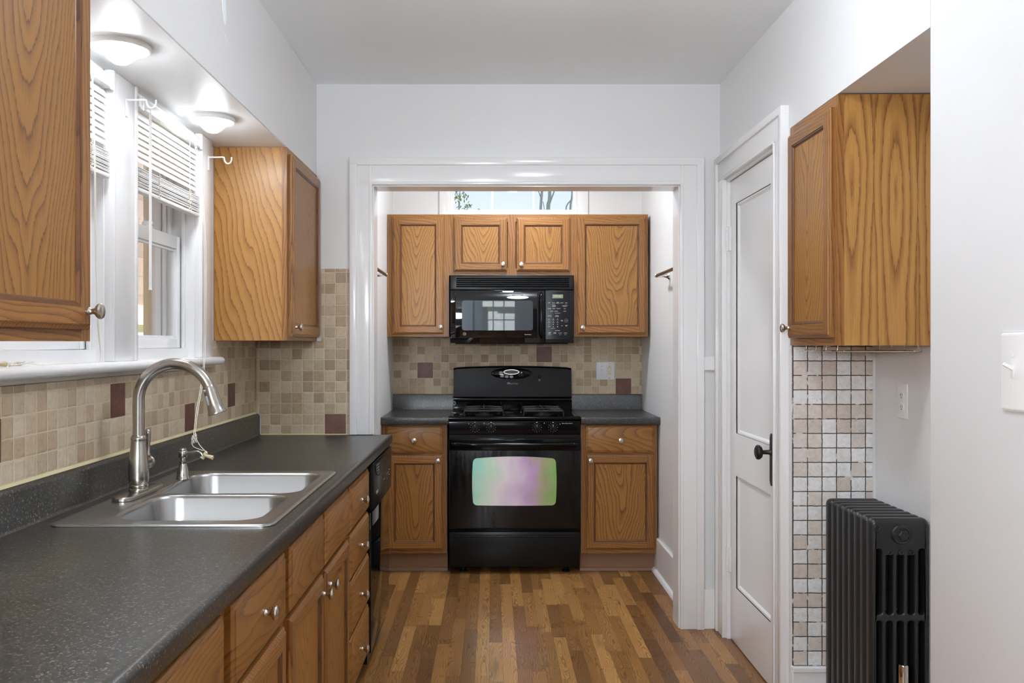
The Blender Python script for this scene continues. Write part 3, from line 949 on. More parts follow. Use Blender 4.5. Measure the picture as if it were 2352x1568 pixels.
dome_light('ceiling_light', 'unseen white glass dome added as fill inside the range alcove', (0.16, 4.75, ZC), 0.12, 0.06, 'fill_alcove', None)  # unseen lamp, added to brighten the alcove

# ================================================================== CABINETRY
def knob_mesh(bm, m4):
    lathe(bm, [(0.0085, 0.0), (0.0085, 0.003), (0.0062, 0.006), (0.0055, 0.011), (0.0075, 0.015), (0.0125, 0.0185), (0.0155, 0.0225), (0.0158, 0.0255), (0.0140, 0.0285), (0.0095, 0.0305), (0.0, 0.0313)], 28, m4)

def add_knob(parent, x, z, y):
    bm = BM(); knob_mesh(bm, RX)
    k = obj('knob', bm, 'knob_nickel', parent, (x, y, z))
    k['label'] = 'round brushed nickel knob'
    return k

def chamfer_slab(bm, x0, x1, z0, z1, yf, yb, cw=0.013, cd=0.006, mi=0):
    """slab with its front edge profiled"""
    L0 = [(x0, z0), (x1, z0), (x1, z1), (x0, z1)]
    prof = [(0.0, yb), (0.0, yf + cd + 0.002), (0.0015, yf + cd), (cw * 0.75, yf + cd * 0.45), (cw * 0.80, yf + 0.001), (cw, yf)]
    rings = [[bm.verts.new((p[0], y, p[1])) for p in grow(L0, -d)] for d, y in prof]
    for a, b_ in zip(rings[:-1], rings[1:]):
        for i in range(4):
            f = bm.faces.new((a[i], a[(i + 1) % 4], b_[(i + 1) % 4], b_[i])); f.material_index = mi
    f = bm.faces.new(list(reversed(rings[0]))); f.material_index = mi
    return rings[-1]

def make_door(parent, x0, x1, z0, z1, knob=None, yf=-0.020, fw=0.056, name='door'):
    cx_, cz_ = (x0 + x1) / 2, (z0 + z1) / 2
    w, h = (x1 - x0) / 2, (z1 - z0) / 2
    bm = BM()
    chamfer_slab(bm, -w, w, -h, h, yf, 0.0, 0.011, 0.006, 0)
    c_ = 0.011; q = fw - 0.012
    # mitre-free frame: stiles full height, rails between
    def quad(a, b_, c2, d2, mi, y=yf):
        f = bm.faces.new([bm.verts.new((p[0], y, p[1])) for p in (a, b_, c2, d2)]); f.material_index = mi
    quad((-w + c_, -h + c_), (-w + q, -h + c_), (-w + q, h - c_), (-w + c_, h - c_), 0)
    quad((w - q, -h + c_), (w - c_, -h + c_), (w - c_, h - c_), (w - q, h - c_), 0)
    quad((-w + q, h - q), (w - q, h - q), (w - q, h - c_), (-w + q, h - c_), 1)
    quad((-w + q, -h + c_), (w - q, -h + c_), (w - q, -h + q), (-w + q, -h + q), 1)
    L0 = [(-w + q, -h + q), (w - q, -h + q), (w - q, h - q), (-w + q, h - q)]
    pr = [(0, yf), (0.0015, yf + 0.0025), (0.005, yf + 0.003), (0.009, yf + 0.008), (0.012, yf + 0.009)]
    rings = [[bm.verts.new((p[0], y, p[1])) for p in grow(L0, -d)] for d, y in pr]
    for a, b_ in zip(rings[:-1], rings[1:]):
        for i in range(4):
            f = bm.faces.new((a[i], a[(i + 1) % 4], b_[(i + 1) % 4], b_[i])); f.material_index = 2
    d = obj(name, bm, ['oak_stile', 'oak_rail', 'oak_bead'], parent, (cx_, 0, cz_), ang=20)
    bm = BM()
    i_ = fw - 0.002
    box(bm, -w + i_, w - i_, yf + 0.0088, yf + 0.014, -h + i_, h - i_)
    obj('panel', bm, 'oak_panel', d)
    if knob:
        add_knob(d, knob[0] - cx_, knob[1] - cz_, yf)
    return d

def make_drawer(parent, x0, x1, z0, z1, knob=None, yf=-0.020, name='drawer'):
    cx_, cz_ = (x0 + x1) / 2, (z0 + z1) / 2
    w, h = (x1 - x0) / 2, (z1 - z0) / 2
    bm = BM()
    r = chamfer_slab(bm, -w, w, -h, h, yf, 0.0, 0.014, 0.006, 0)
    f = bm.faces.new(r)
    d = obj(name, bm, 'oak_drawer', parent, (cx_, 0, cz_), ang=20)
    if knob:
        add_knob(d, knob[0] - cx_, knob[1] - cz_, yf)
    return d

def carcass(t, W_, H, D, z0=0.0, toe=0.0, toe_y=0.07, shoe=False, rails=(), low=0.0, side='oak_side'):
    bm = BM()
    box(bm, 0, W_, 0.0202, D, z0 + toe, z0 + H - low)
    if low:
        box(bm, 0, 0.004, 0.0202, D, z0 + H - low, z0 + H); box(bm, W_ - 0.004, W_, 0.0202, D, z0 + H - low, z0 + H)
    obj('body', bm, side, t)
    bm = BM()
    sw = 0.040
    zb = z0 + toe
    box(bm, 0, sw, 0, 0.020, zb, z0 + H, 0); box(bm, W_ - sw, W_, 0, 0.020, zb, z0 + H, 0)
    box(bm, sw, W_ - sw, 0.0004, 0.020, z0 + H - 0.045, z0 + H, 1); box(bm, sw, W_ - sw, 0.0004, 0.020, zb, zb + 0.045, 1)
    for (a, b_) in rails:
        box(bm, sw, W_ - sw, 0.0004, 0.020, a, b_, 1)
    box(bm, sw, W_ - sw, 0.012, 0.019, zb + 0.045, z0 + H - 0.045, 2)
    obj('face_frame', bm, ['oak_stile', 'oak_rail', 'oak_dark'], t)
    if toe > 0:
        bm = BM(); box(bm, 0, W_, toe_y, D - 0.02, z0, z0 + toe)
        if shoe:
            prism(bm, [(toe_y, 0.0), (toe_y, 0.018), (toe_y - 0.008, 0.015), (toe_y - 0.012, 0.0)], 0.0, W_, 'x')
        obj('toe_kick', bm, 'oak_toe', t)

g_alc = 'oak wall cabinets over the range'
Y_U = 5.312; UD = YB - Y_U - 0.001
zu0, zu1 = 1.370, 2.1155
t = thing('wall_cabinet', 'narrow single-door oak wall cabinet left of the microwave', 'cabinet', (-0.638, Y_U, 0), 0, g_alc)
carcass(t, 0.376, zu1 - zu0, UD, zu0)
make_door(t, 0.034, 0.344, 1.386, 2.098, (0.326, 1.428))
t = thing('wall_cabinet', 'short two-door oak wall cabinet above the black microwave', 'cabinet', (-0.262, Y_U, 0), 0, g_alc)
carcass(t, 0.762, zu1 - 1.743, UD, 1.743)
make_door(t, 0.030, 0.355, 1.768, 2.094, (0.330, 1.808))
make_door(t, 0.412, 0.736, 1.768, 2.094, (0.440, 1.806))
bm = BM(); box(bm, 0.360, 0.405, -0.0005, 0.019, 1.743, zu1); obj('centre_stile', bm, 'oak_stile', t)
t = thing('wall_cabinet', 'wide single-door oak wall cabinet right of the microwave', 'cabinet', (0.500, Y_U, 0), 0, g_alc)
carcass(t, 0.452, zu1 - zu0, UD, zu0)
make_door(t, 0.020, 0.438, 1.386, 2.098, (0.049, 1.424))

Y_B = 5.05
t = thing('base_cabinet', 'oak base cabinet with one drawer and door left of the range', 'cabinet', (-0.638, Y_B, 0), 0, 'oak base cabinets beside the range')
carcass(t, 0.378, 0.863, YB - Y_B - 0.001, 0, 0.112, 0.058, True, rails=((0.672, 0.715),))
make_drawer(t, 0.028, 0.352, 0.696, 0.853, (0.190, 0.771))
make_door(t, 0.028, 0.352, 0.136, 0.682, (0.327, 0.653))
t = thing('base_cabinet', 'oak base cabinet with one drawer and door right of the range', 'cabinet', (0.515, Y_B, 0), 0, 'oak base cabinets beside the range')
carcass(t, 0.443, 0.863, YB - Y_B - 0.001, 0, 0.112, 0.058, True, rails=((0.672, 0.715),))
make_drawer(t, 0.027, 0.422, 0.699, 0.855, (0.226, 0.770))
make_door(t, 0.030, 0.426, 0.138, 0.686, (0.052, 0.654))

# left wall cabinets (front faces +x)
t = thing('wall_cabinet', 'large oak wall cabinet in the near left corner of the view', 'cabinet', (SX + 0.002, 0.90, 0), pi / 2, 'oak wall cabinets beside the window')
LD = SX - XL
carcass(t, 0.872, SZ - 0.001 - 1.334, LD, 1.334)
make_door(t, 0.437, 0.841, 1.357, 2.090, (0.820, 1.393))
make_door(t, 0.030, 0.427, 1.357, 2.090, (0.052, 1.393))
t = thing('wall_cabinet', 'oak wall cabinet with bright side panel between window and white opening', 'cabinet', (SX + 0.002, 3.472, 0), pi / 2, 'oak wall cabinets beside the window')
carcass(t, YP0 - 3.473, SZ - 0.001 - 1.341, LD, 1.341)
make_door(t, 0.030, 0.578, 1.357, 2.090, (0.060, 1.395))

# right recess cabinet (front faces -x)
t = thing('wall_cabinet', 'oak wall cabinet in the recess above the black radiator', 'cabinet', (XR - 0.004, 3.098, 0), -pi / 2)
carcass(t, 3.098 - 2.672, RZ - 0.004 - 1.323, RXB - XR - 0.002, 1.323, side='oak_bookmatch')
make_door(t, 0.022, 0.405, 1.348, 2.060, (0.048, 1.383))

# left base run (front faces +x); frame plane x = -0.500
XF = -0.502
def base(y0, y1, label):
    return thing('base_cabinet', label, 'cabinet', (XF, y0, 0), pi / 2, 'oak base cabinets under the long counter'), y1 - y0
BD = XF - XL - 0.001
def yy(v, y0):
    return v - y0
t, wd = base(0.70, 1.597, 'nearest oak base cabinet under the long counter, only a drawer corner showing')
carcass(t, wd, 0.863, BD, 0, 0.105, rails=((0.655, 0.70),))
make_drawer(t, 0.02, 0.44, 0.680, 0.838, (0.23, 0.76)); make_drawer(t, 0.46, wd - 0.018, 0.680, 0.838, (0.66, 0.76))
make_door(t, 0.02, 0.44, 0.122, 0.664, (0.41, 0.62)); make_door(t, 0.46, wd - 0.018, 0.122, 0.664, (0.49, 0.62))
t, wd = base(1.597, 2.066, 'oak base cabinet with knobbed drawer over a door, second nearest under the counter')
carcass(t, wd, 0.863, BD, 0, 0.105, rails=((0.655, 0.70),))
make_drawer(t, 0.034, wd - 0.018, 0.680, 0.838, (wd / 2 + 0.01, 0.760))
make_door(t, 0.034, wd - 0.018, 0.122, 0.664, (0.065, 0.62))
t, wd = base(2.066, 2.968, 'oak sink base cabinet with two doors and two false drawer fronts')
carcass(t, wd, 0.863, BD, 0, 0.105, rails=((0.655, 0.70),), low=0.19)
ya, yb_, yc, yd = 2.098, 2.508, 2.545, 2.950
make_drawer(t, ya - 2.066, yb_ - 2.066, 0.680, 0.838, None, name='false_drawer_front')
make_drawer(t, yc - 2.066, yd - 2.066, 0.680, 0.838, None, name='false_drawer_front')
make_door(t, ya - 2.066, yb_ - 2.066, 0.122, 0.664, (yb_ - 2.066 - 0.028, 0.616))
make_door(t, yc - 2.066, yd - 2.066, 0.122, 0.664, (yc - 2.066 + 0.035, 0.616))
t, wd = base(2.968, 3.438, 'oak base cabinet with a stack of four drawers next to the dishwasher')
carcass(t, wd, 0.863, BD, 0, 0.105, rails=((0.655, 0.685), (0.49, 0.52), (0.295, 0.325)))
for (a, b_) in ((0.680, 0.838), (0.516, 0.668), (0.318, 0.506), (0.117, 0.306)):
    make_drawer(t, 0.018, wd - 0.012, a, b_, (wd / 2, (a + b_) / 2 - 0.005))

# ================================================================== COUNTERTOPS
CZ = 0.903
def counter_profile(xb, xf, z1=CZ, th=0.040):
    """(x,z) loop, back xb, rounded front xf"""
    s = 1 if xf > xb else -1
    r = 0.009; lip = 0.0022
    L = [(xb, z1 - th), (xf - s * 0.006, z1 - th)]
    for k in range(4):
        a = -pi / 2 + (pi / 2) * k / 3
        L.append((xf - s * 0.006 + s * 0.006 * cos(a), z1 - th + 0.006 + 0.006 * sin(a)))
    for k in range(7):
        a = (pi / 2) * k / 6
        L.append((xf - s * r + s * r * cos(a), z1 + lip - r + r * sin(a)))
    L += [(xf - s * 0.013, z1 + lip * 0.9), (xf - s * 0.020, z1 + lip * 0.35), (xf - s * 0.027, z1)]
    L.append((xb, z1))
    return L
t = thing('countertop', 'long speckled charcoal laminate countertop holding the sink', 'countertop', (0, 0, 0))
CX0, CX1 = XL + 0.0015, -0.466
CYE = 4.068
SKX0, SKX1, SKY0, SKY1 = -1.010, -0.535, 2.05, 2.845     # cut-out
bm = BM()
prism(bm, counter_profile(CX0, CX1), 0.30, SKY0, 'y')
prism(bm, counter_profile(CX0, CX1), SKY1, CYE, 'y')
box(bm, CX0, SKX0, SKY0, SKY1, CZ - 0.04, CZ)
prism(bm, counter_profile(SKX1, CX1), SKY0, SKY1, 'y')
obj('worktop', bm, 'laminate', t)
bm = BM()
bx = CX0 + 0.024
L = [(CX0, CZ - 0.001), (bx + 0.006, CZ - 0.001), (bx + 0.002, CZ + 0.003), (bx, CZ + 0.008), (bx, 0.988), (bx - 0.003, 0.996), (bx - 0.010, 1.001), (CX0, 1.002)]
prism(bm, L, 0.30, CYE, 'y')
obj('upstand', bm, 'laminate', t)

def alc_counter(x0, x1, label):
    t = thing('countertop', label, 'countertop', (0, 0, 0), 0, 'short charcoal countertops beside the range')
    bm = BM()
    pl = counter_profile(YB - 0.0005, 5.000)
    prism(bm, pl, x0, x1, 'x')
    obj('worktop', bm, 'laminate', t)
    bm = BM()
    b0 = YB - 0.022
    prism(bm, [(YB - 0.0005, CZ - 0.001), (b0, CZ - 0.001), (b0, 0.992), (b0 + 0.004, 1.000), (b0 + 0.010, 1.002), (YB - 0.0005, 1.002)], x0 + 0.001, x1 - 0.001, 'x')
    obj('upstand', bm, 'laminate', t)
alc_counter(AL + 0.001, -0.2505, 'short charcoal laminate countertop left of the range')
alc_counter(0.5135, AR - 0.002, 'short charcoal laminate countertop right of the range, under the switch plate')

# ================================================================== TILE BACKSPLASHES
def accent(bm, u0, v0, u1, v1, plane, depth):
    if plane == 'x':
        box(bm, depth, depth + 0.0022, u0, u1, v0, v1, 1, b=0.001, seg=1)
    else:
        box(bm, u0, u1, depth - 0.0022, depth, v0, v1, 1, b=0.001, seg=1)
bm = BM()
TX = XL + 0.008
box(bm, XL + 0.0005, TX, 0.30, 3.385, 1.0025, 1.232)
box(bm, XL + 0.0005, TX, 3.385, YP0 - 0.0005, 1.0025, 1.3405)
p = 0.0508; o_y, o_z = 0.024, 1.010
def tl(iy, iz):
    accent(bm, o_y + iy * p + 0.0015, o_z + iz * p + 0.0015, o_y + (iy + 2) * p - 0.0015, o_z + (iz + 2) * p - 0.0015, 'x', TX - 0.0006)
tl(36, 1); tl(49, 2); tl(61, 0); tl(71, 1)
prism(bm, [(TX - 0.001, 1.0022), (TX + 0.006, 1.0022), (TX + 0.003, 1.006), (TX - 0.001, 1.010)], 0.30, YP0 - 0.001, 'y', 2)
tag(obj('tile_backsplash', bm, ['tile_left', 'accent', 'caulk']), 'beige travertine mosaic backsplash with brown accent tiles under the window', 'backsplash')
bm = BM()
TY = YP0 - 0.008
box(bm, CX0 + 0.030, -0.664, TY, YP0 - 0.0005, CZ + 0.001, 1.3405)
box(bm, XL + 0.010, CX0 + 0.030, TY, YP0 - 0.0005, 1.004, 1.3405)
box(bm, SX + 0.024, -0.664, TY, YP0 - 0.0005, 1.3405, 1.677)
p = 0.0508
accent(bm, -1.086 + 6 * p + 0.002, 0.908, -1.086 + 8 * p - 0.002, 1.000, 'y', TY + 0.0006)
prism(bm, [(TY + 0.001, CZ + 0.0005), (TY - 0.004, CZ + 0.0005), (TY + 0.001, CZ + 0.006)], CX0 + 0.03, -0.664, 'x', 2)
tag(obj('tile_backsplash', bm, ['tile_far', 'accent', 'caulk']), 'beige travertine mosaic panel on the wall beside the white casing', 'backsplash')
bm = BM()
TB = YB - 0.008
box(bm, AL + 0.0005, AR - 0.0005, TB, YB - 0.0005, 1.0025, 1.3695)
p = 0.0512
def ta(ix, iz):
    accent(bm, -0.636 + ix * p + 0.0015, 1.002 + iz * p + 0.0015, -0.636 + (ix + 2) * p - 0.0015, 1.002 + (iz + 2) * p - 0.0015, 'y', TB + 0.0006)
ta(3, 2); ta(18, 4); ta(28, 0)
tag(obj('tile_backsplash', bm, ['tile_alcove', 'accent', 'caulk']), 'beige travertine mosaic backsplash behind the black range', 'backsplash')
bm = BM()
box(bm, XR + 0.003, 1.352, RY1 - 0.008, RY1 - 0.0005, 0.1855, 1.3225)
tag(obj('tile_backsplash', bm, ['tile_recess']), 'half-painted pinkish tumbled stone mosaic with open joints behind the radiator', 'backsplash')

# ================================================================== SINK
t = thing('kitchen_sink', 'double-bowl stainless steel sink set into the long counter', 'sink', (0, 0, CZ))
bm = BM()
def ring3(loop, z):
    return [bm.verts.new((p[0], p[1], z)) for p in loop]
def stitch(a, b_, mi=0):
    for i in range(len(a)):
        j = (i + 1) % len(a)
        f = bm.faces.new((a[i], a[j], b_[j], b_[i])); f.material_index = mi
OUT = rrect(-1.036, -0.510, 2.020, 2.878, 0.030, 6)
o0 = ring3(OUT, 0.0006); o1 = ring3(OUT, 0.003); o2 = ring3(grow(OUT, -0.004), 0.0062); o3 = ring3(grow(OUT, -0.012), 0.0050)
stitch(o0, o1); stitch(o1, o2); stitch(o2, o3)
BA = rrect(-0.922, -0.560, 2.072, 2.420, [0.06, 0.07, 0.10, 0.06], 8)
BB = rrect(-0.955, -0.548, 2.446, 2.828, [0.06, 0.07, 0.06, 0.06], 8)
bowls = []
for L in (BA, BB):
    b0 = ring3(grow(L, 0.008), 0.0045); b1 = ring3(grow(L, 0.003), 0.0058); b2 = ring3(L, 0.0040); b3 = ring3(grow(L, -0.004), -0.004)
    stitch(b0, b1); stitch(b1, b2); stitch(b2, b3)
    b4 = ring3(grow(L, -0.012), -0.150); b5 = ring3(grow(L, -0.020), -0.175); b6 = ring3(grow(L, -0.040), -0.188)
    cxm = sum(p[0] for p in L) / len(L); cym = sum(p[1] for p in L) / len(L)
    stitch(b3, b4); stitch(b4, b5); stitch(b5, b6)
    b7 = [bm.verts.new((cxm + 0.045 * (p.co.x - cxm) / (p.co.xy - Vector((cxm, cym))).length, cym + 0.045 * (p.co.y - cym) / (p.co.xy - Vector((cxm, cym))).length, -0.192)) for p in b6]
    stitch(b6, b7)
    bowls.append((b0, b7, cxm, cym))
holed_face(bm, [o3, bowls[0][0], bowls[1][0]])
for b0, b7, cxm, cym in bowls:
    bm.faces.new(b7)
basin = obj('basin', bm, 'steel', t, ang=50)
for b0, b7, cxm, cym in bowls:
    b2_ = BM(); lathe(b2_, [(0.044, -0.1918), (0.044, -0.189), (0.038, -0.190), (0.034, -0.1915), (0.0, -0.1915)], 32, Matrix.Translation((cxm, cym, 0)))
    obj('drain', b2_, 'chrome', t)
bm = BM()   # pressed ridge that loops round the faucet ledge
pts = smooth_path([(-0.962, 2.235, 0.0010), (-0.953, 2.26, 0.0028), (-0.946, 2.32, 0.0033), (-0.943, 2.40, 0.0033), (-0.943, 2.52, 0.0033), (-0.950, 2.60, 0.0033), (-0.966, 2.635, 0.0030), (-0.980, 2.65, 0.0010)], 6)
tube(bm, pts, 0.0055, 10, sx=0.5)
obj('ledge_ridge', bm, 'steel', t)

# faucet
FX, FY, FZ = -0.990, 2.44, CZ + 0.0058
t = thing('faucet', 'tall brushed nickel gooseneck pull-down faucet behind the sink', 'faucet', (FX, FY, FZ))
bm = BM()
L = rrect(-0.030, 0.030, -0.128, 0.128, 0.030, 10)
def ringz(loop, z): return [bm.verts.new((q[0], q[1], z)) for q in loop]
a0 = ringz(L, 0.0); a1 = ringz(L, 0.007); a2 = ringz(grow(L, -0.003), 0.010); a3 = ringz(grow(L, -0.006), 0.0105)
for a, b_ in ((a0, a1), (a1, a2), (a2, a3)):
    for i in range(len(a)):
        j = (i + 1) % len(a); bm.faces.new((a[i], a[j], b_[j], b_[i]))
bm.faces.new(a3); bm.faces.new(list(reversed(a0)))
obj('deck_plate', bm, 'nickel', t)
bm = BM()
lathe(bm, [(0.0265, 0.0105), (0.0270, 0.014), (0.0235, 0.017), (0.0255, 0.020), (0.0255, 0.025), (0.0240, 0.027), (0.0268, 0.033), (0.0278, 0.050), (0.0276, 0.070), (0.0262, 0.090),
           (0.0240, 0.110), (0.0218, 0.128), (0.0206, 0.146), (0.0205, 0.150), (0.0216, 0.153), (0.0216, 0.157), (0.0180, 0.163), (0.0165, 0.164), (0.0, 0.164)], 40)
obj('faucet_body', bm, 'nickel', t)
bm = BM()
R_ = 0.102
pts = [(0, 0, 0.160), (0, 0, 0.20), (0, 0, 0.23), (0, 0, 0.256)]
zc = 0.262
aend = 22
for k in range(0, 33):
    a = pi - (pi - radians(aend)) * k / 32
    pts.append((R_ + R_ * cos(a), 0, zc + R_ * sin(a)))
tube(bm, pts, 0.0158, 20)
obj('spout', bm, 'nickel', t, ang=60)
ae = radians(aend)
ex, ez = R_ + R_ * cos(ae), zc + R_ * sin(ae)
dv = Vector((sin(ae), 0, -cos(ae)))
dv = Vector((0.30, 0, -0.95)).normalized()
hd = thing  # alias kept unused
bm = BM()
q = dv.to_track_quat('Z', 'Y').to_matrix().to_4x4()
mt = Matrix.Translation((ex, 0, ez)) @ q
lathe(bm, [(0.0150, -0.004), (0.0162, 0.0), (0.0172, 0.003), (0.0172, 0.006), (0.0180, 0.010), (0.0190, 0.028), (0.0205, 0.052), (0.0232, 0.068), (0.0262, 0.076), (0.0262, 0.079), (0.0225, 0.0805), (0.0205, 0.078), (0.0, 0.077)], 36, mt)
sp = obj('spray_head', bm, 'nickel', t)
bm = BM()
nv = (q.to_3x3() @ Vector((1, 0, 0)))
if nv.x > 0: nv = -nv
side = Vector((-0.55, -0.835, 0)).normalized()
for (u0, u1, rr) in ((0.012, 0.014, 0.0045), (0.030, 0.052, 0.0042)):
    c0 = Vector((ex, 0, ez)) + dv * u0 + side * 0.0185; c1 = Vector((ex, 0, ez)) + dv * u1 + side * 0.0200
    tube(bm, [c0 - dv * 0.003, c0, c1, c1 + dv * 0.003], [rr * 0.6, rr, rr, rr * 0.6], 12)
bt = obj('spray_button', bm, 'button_grey', sp); bt['label'] = 'grey rubber spray buttons'
bm = BM()
my = Matrix.Rotation(-pi / 2, 4, 'X')     # z -> +y
lathe(bm, [(0.0165, 0.018), (0.0165, 0.052), (0.0185, 0.054), (0.0195, 0.058), (0.0185, 0.062), (0.014, 0.064), (0.0, 0.0645)], 32, Matrix.Translation((0.004, 0, 0.082)) @ my)
obj('handle_hub', bm, 'nickel', t)
bm = BM()
lathe(bm, [(0.0062, 0.0), (0.0072, 0.003), (0.0072, 0.008), (0.0055, 0.011), (0.0062, 0.03), (0.0080, 0.060), (0.0086, 0.066), (0.0090, 0.070), (0.0078, 0.073), (0.0066, 0.076), (0.0040, 0.079), (0.0, 0.0795)], 24, Matrix.Translation((0.006, 0.050, 0.097)))
obj('lever', bm, 'nickel', t)

# soap dispenser
t = thing('soap_dispenser', 'small brushed nickel soap dispenser pump beside the faucet', 'soap dispenser', (-0.962, 2.712, CZ + 0.0048))
bm = BM()
lathe(bm, [(0.0215, 0.0), (0.0215, 0.003), (0.0195, 0.006), (0.0190, 0.012), (0.0180, 0.022), (0.0150, 0.034), (0.0118, 0.044), (0.0108, 0.050), (0.0115, 0.052), (0.0115, 0.056), (0.0085, 0.057), (0.0085, 0.068), (0.0, 0.068)], 32)
obj('bottle_neck', bm, 'nickel', t)
bm = BM()
lathe(bm, [(0.0125, 0.066), (0.0135, 0.068), (0.0135, 0.084), (0.0130, 0.086), (0.0110, 0.088), (0.0115, 0.090), (0.0105, 0.094), (0.0060, 0.0965), (0.0, 0.097)], 28)
tube(bm, [(0.010, 0, 0.080), (0.028, 0, 0.083), (0.042, 0, 0.085), (0.050, 0, 0.0835), (0.057, 0, 0.078), (0.061, 0, 0.071)], [0.0045, 0.0042, 0.004, 0.004, 0.004, 0.0036], 12)
obj('pump_spout', bm, 'nickel', t)

# ================================================================== BLINDS
def blind(label, y0, y1, ztop, zstack, zbot, wand_y=None):
    t = thing('window_blind', label, 'blind', (XL + 0.012, y0, 0), pi / 2, 'white slatted window blinds')
    wd = y1 - y0
    bm = BM()
    box(bm, 0, wd, -0.020, 0.016, ztop - 0.034, ztop, b=0.002)
    for a in (0.0, wd - 0.018):
        box(bm, a, a + 0.018, -0.024, -0.019, ztop - 0.040, ztop + 0.002, b=0.001)
    obj('headrail', bm, 'blind', t)
    bm = BM()
    z = ztop - 0.050
    while z > zstack + 0.010:
        a = radians(67)
        c_, s_ = cos(a) * 0.0125, sin(a) * 0.0125
        pr = []
        for k in range(5):
            u = -1 + 2 * k / 4
            bow = 0.0022 * (1 - u * u)
            pr.append((u * c_ - sin(a) * bow, z + u * s_ + cos(a) * bow))
        prism(bm, pr + [(q[0] + 0.0003, q[1] - 0.0004) for q in reversed(pr)], 0.004, wd - 0.004, 'x')
        z -= 0.0195
    obj('slats', bm, 'blind', t)
    bm = BM()
    z = zstack
    rnd = random.Random(3)
    while z > zbot + 0.016:
        j = rnd.uniform(-0.0016, 0.0016)
        pr = [(-0.0125 + j, z), (-0.006 + j, z + 0.0015), (0.0 + j, z + 0.002), (0.006 + j, z + 0.0015), (0.0125 + j, z)]
        prism(bm, pr + [(q[0], q[1] - 0.0024) for q in reversed(pr)], 0.004 + j, wd - 0.004 + j, 'x')
        z -= 0.0042
    obj('slat_stack', bm, 'blind', t)
    bm = BM(); box(bm, 0.003, wd - 0.003, -0.012, 0.012, zbot, zbot + 0.013, b=0.003); obj('bottom_rail', bm, 'blind', t)
    for u in (0.30, 0.80):
        bm = BM()
        for yo in (-0.0145, 0.0145):
            tube(bm, [(wd * u, yo, ztop - 0.034), (wd * u, yo, zbot + 0.004)], 0.0008, 6)
        # bunched loops at the stack
        for k in range(7):
            zz = zbot + 0.012 + k * 0.010
            tube(bm, [(wd * u + 0.010 * cos(2.1 * k + i * 0.9), -0.0155 - 0.003 * sin(i * 1.3), zz + 0.006 * sin(i * 1.05)) for i in range(7)], 0.0008, 6)
        obj('ladder_cord', bm, 'cord', t)
    return t, wd
t, wd = blind('white window blind pulled half up on the far window, beside the oak cabinet', 2.672, 3.236, 2.088, 1.872, 1.798)
bm = BM()
wx = 0.055
tube(bm, [(wx, -0.028, 2.050), (wx, -0.028, 1.50)], 0.0048, 6)
lathe(bm, [(0.006, 1.497), (0.006, 1.50), (0.0048, 1.503)], 8, Matrix.Translation((wx, -0.028, 0)))
tube(bm, [(wx, -0.022, 2.064), (wx, -0.030, 2.058), (wx, -0.028, 2.048)], 0.0016, 6)
obj('tilt_wand', bm, 'plastic_white', t)
# lift cord: from the headrail down past the stool to the soap pump (local x=y-2.672, local y = XL+0.012 - X)
def loc_(X, Y, Z): return (Y - 2.672, (XL + 0.012) - X, Z)
bm = BM()
A = [(-1.076, 3.150, 2.055), (-1.070, 3.200, 1.90), (-1.062, 3.215, 1.70), (-1.052, 3.190, 1.50), (-1.046, 3.160, 1.29), (-1.020, 3.060, 1.20), (-0.985, 2.90, 1.10), (-0.955, 2.79, 1.045), (-0.945, 2.755, 1.025), (-0.943, 2.748, 1.005), (-0.908, 2.740, 0.992)]
Bc = A[:-3] + [(-0.942, 2.752, 1.035), (-0.926, 2.742, 1.010), (-0.896, 2.728, 0.984)]
tube(bm, [loc_(*p) for p in smooth(A)], 0.0011, 6)
tube(bm, [loc_(p[0] + 0.004, p[1] + 0.003, p[2]) for p in smooth(Bc)], 0.0011, 6)
# knot above the pump
kc = Vector((-0.940, 2.748, 1.036))
tube(bm, [loc_(kc.x + 0.008 * cos(i * 0.9), kc.y + 0.004 * sin(i * 0.7), kc.z + 0.010 * sin(i * 1.25) - i * 0.0006) for i in range(26)], 0.0011, 6)
obj('lift_cord', bm, 'cord', t)
for (X, Y, Z, ax) in ((-0.886, 2.716, 0.9775, (0.96, -0.05, -0.26)), (-0.902, 2.736, 0.982, (-0.5, -0.2, -0.8))):
    bm = BM()
    q = Vector((-ax[1] * 0 + ax[1], -ax[0], ax[2])).normalized().to_track_quat('Z', 'Y').to_matrix().to_4x4()
    lathe(bm, [(0.0035, -0.010), (0.0048, -0.006), (0.0070, 0.016), (0.0062, 0.017), (0.0050, 0.010), (0.0, 0.008)], 18, Matrix.Translation(loc_(X, Y, Z)) @ q)
    obj('cord_tassel', bm, 'tassel', t)

t, wd = blind('white window blind on the near window, mostly hidden by the near cabinet', 1.890, 2.478, 2.088, 1.872, 1.798)
bm = BM()
def loc2(X, Y, Z): return (Y - 1.890, (XL + 0.012) - X, Z)
for dx in (0.0, 0.006):
    tube(bm, [loc2(*p) for p in smooth([(-1.078, 2.345 + dx, 2.05), (-1.074, 2.35 + dx, 1.85), (-1.072, 2.352 + dx, 1.60), (-1.068, 2.36 - dx, 1.40), (-1.066, 2.37, 1.290), (-1.070, 2.33, 1.2795)])], 0.0011, 6)
rnd = random.Random(11)
pts = [(-1.078 + 0.010 * rnd.uniform(-1, 1), 1.98 + 0.05 * rnd.uniform(-1, 1), 1.2785 + 0.010 * rnd.random()) for _ in range(16)]
tube(bm, [loc2(*p) for p in smooth([(-1.070, 2.33, 1.2795), (-1.085, 2.20, 1.2785), (-1.080, 2.08, 1.2785)] + pts)], 0.0011, 6)
obj('lift_cord', bm, 'cord', t)
bm = BM()
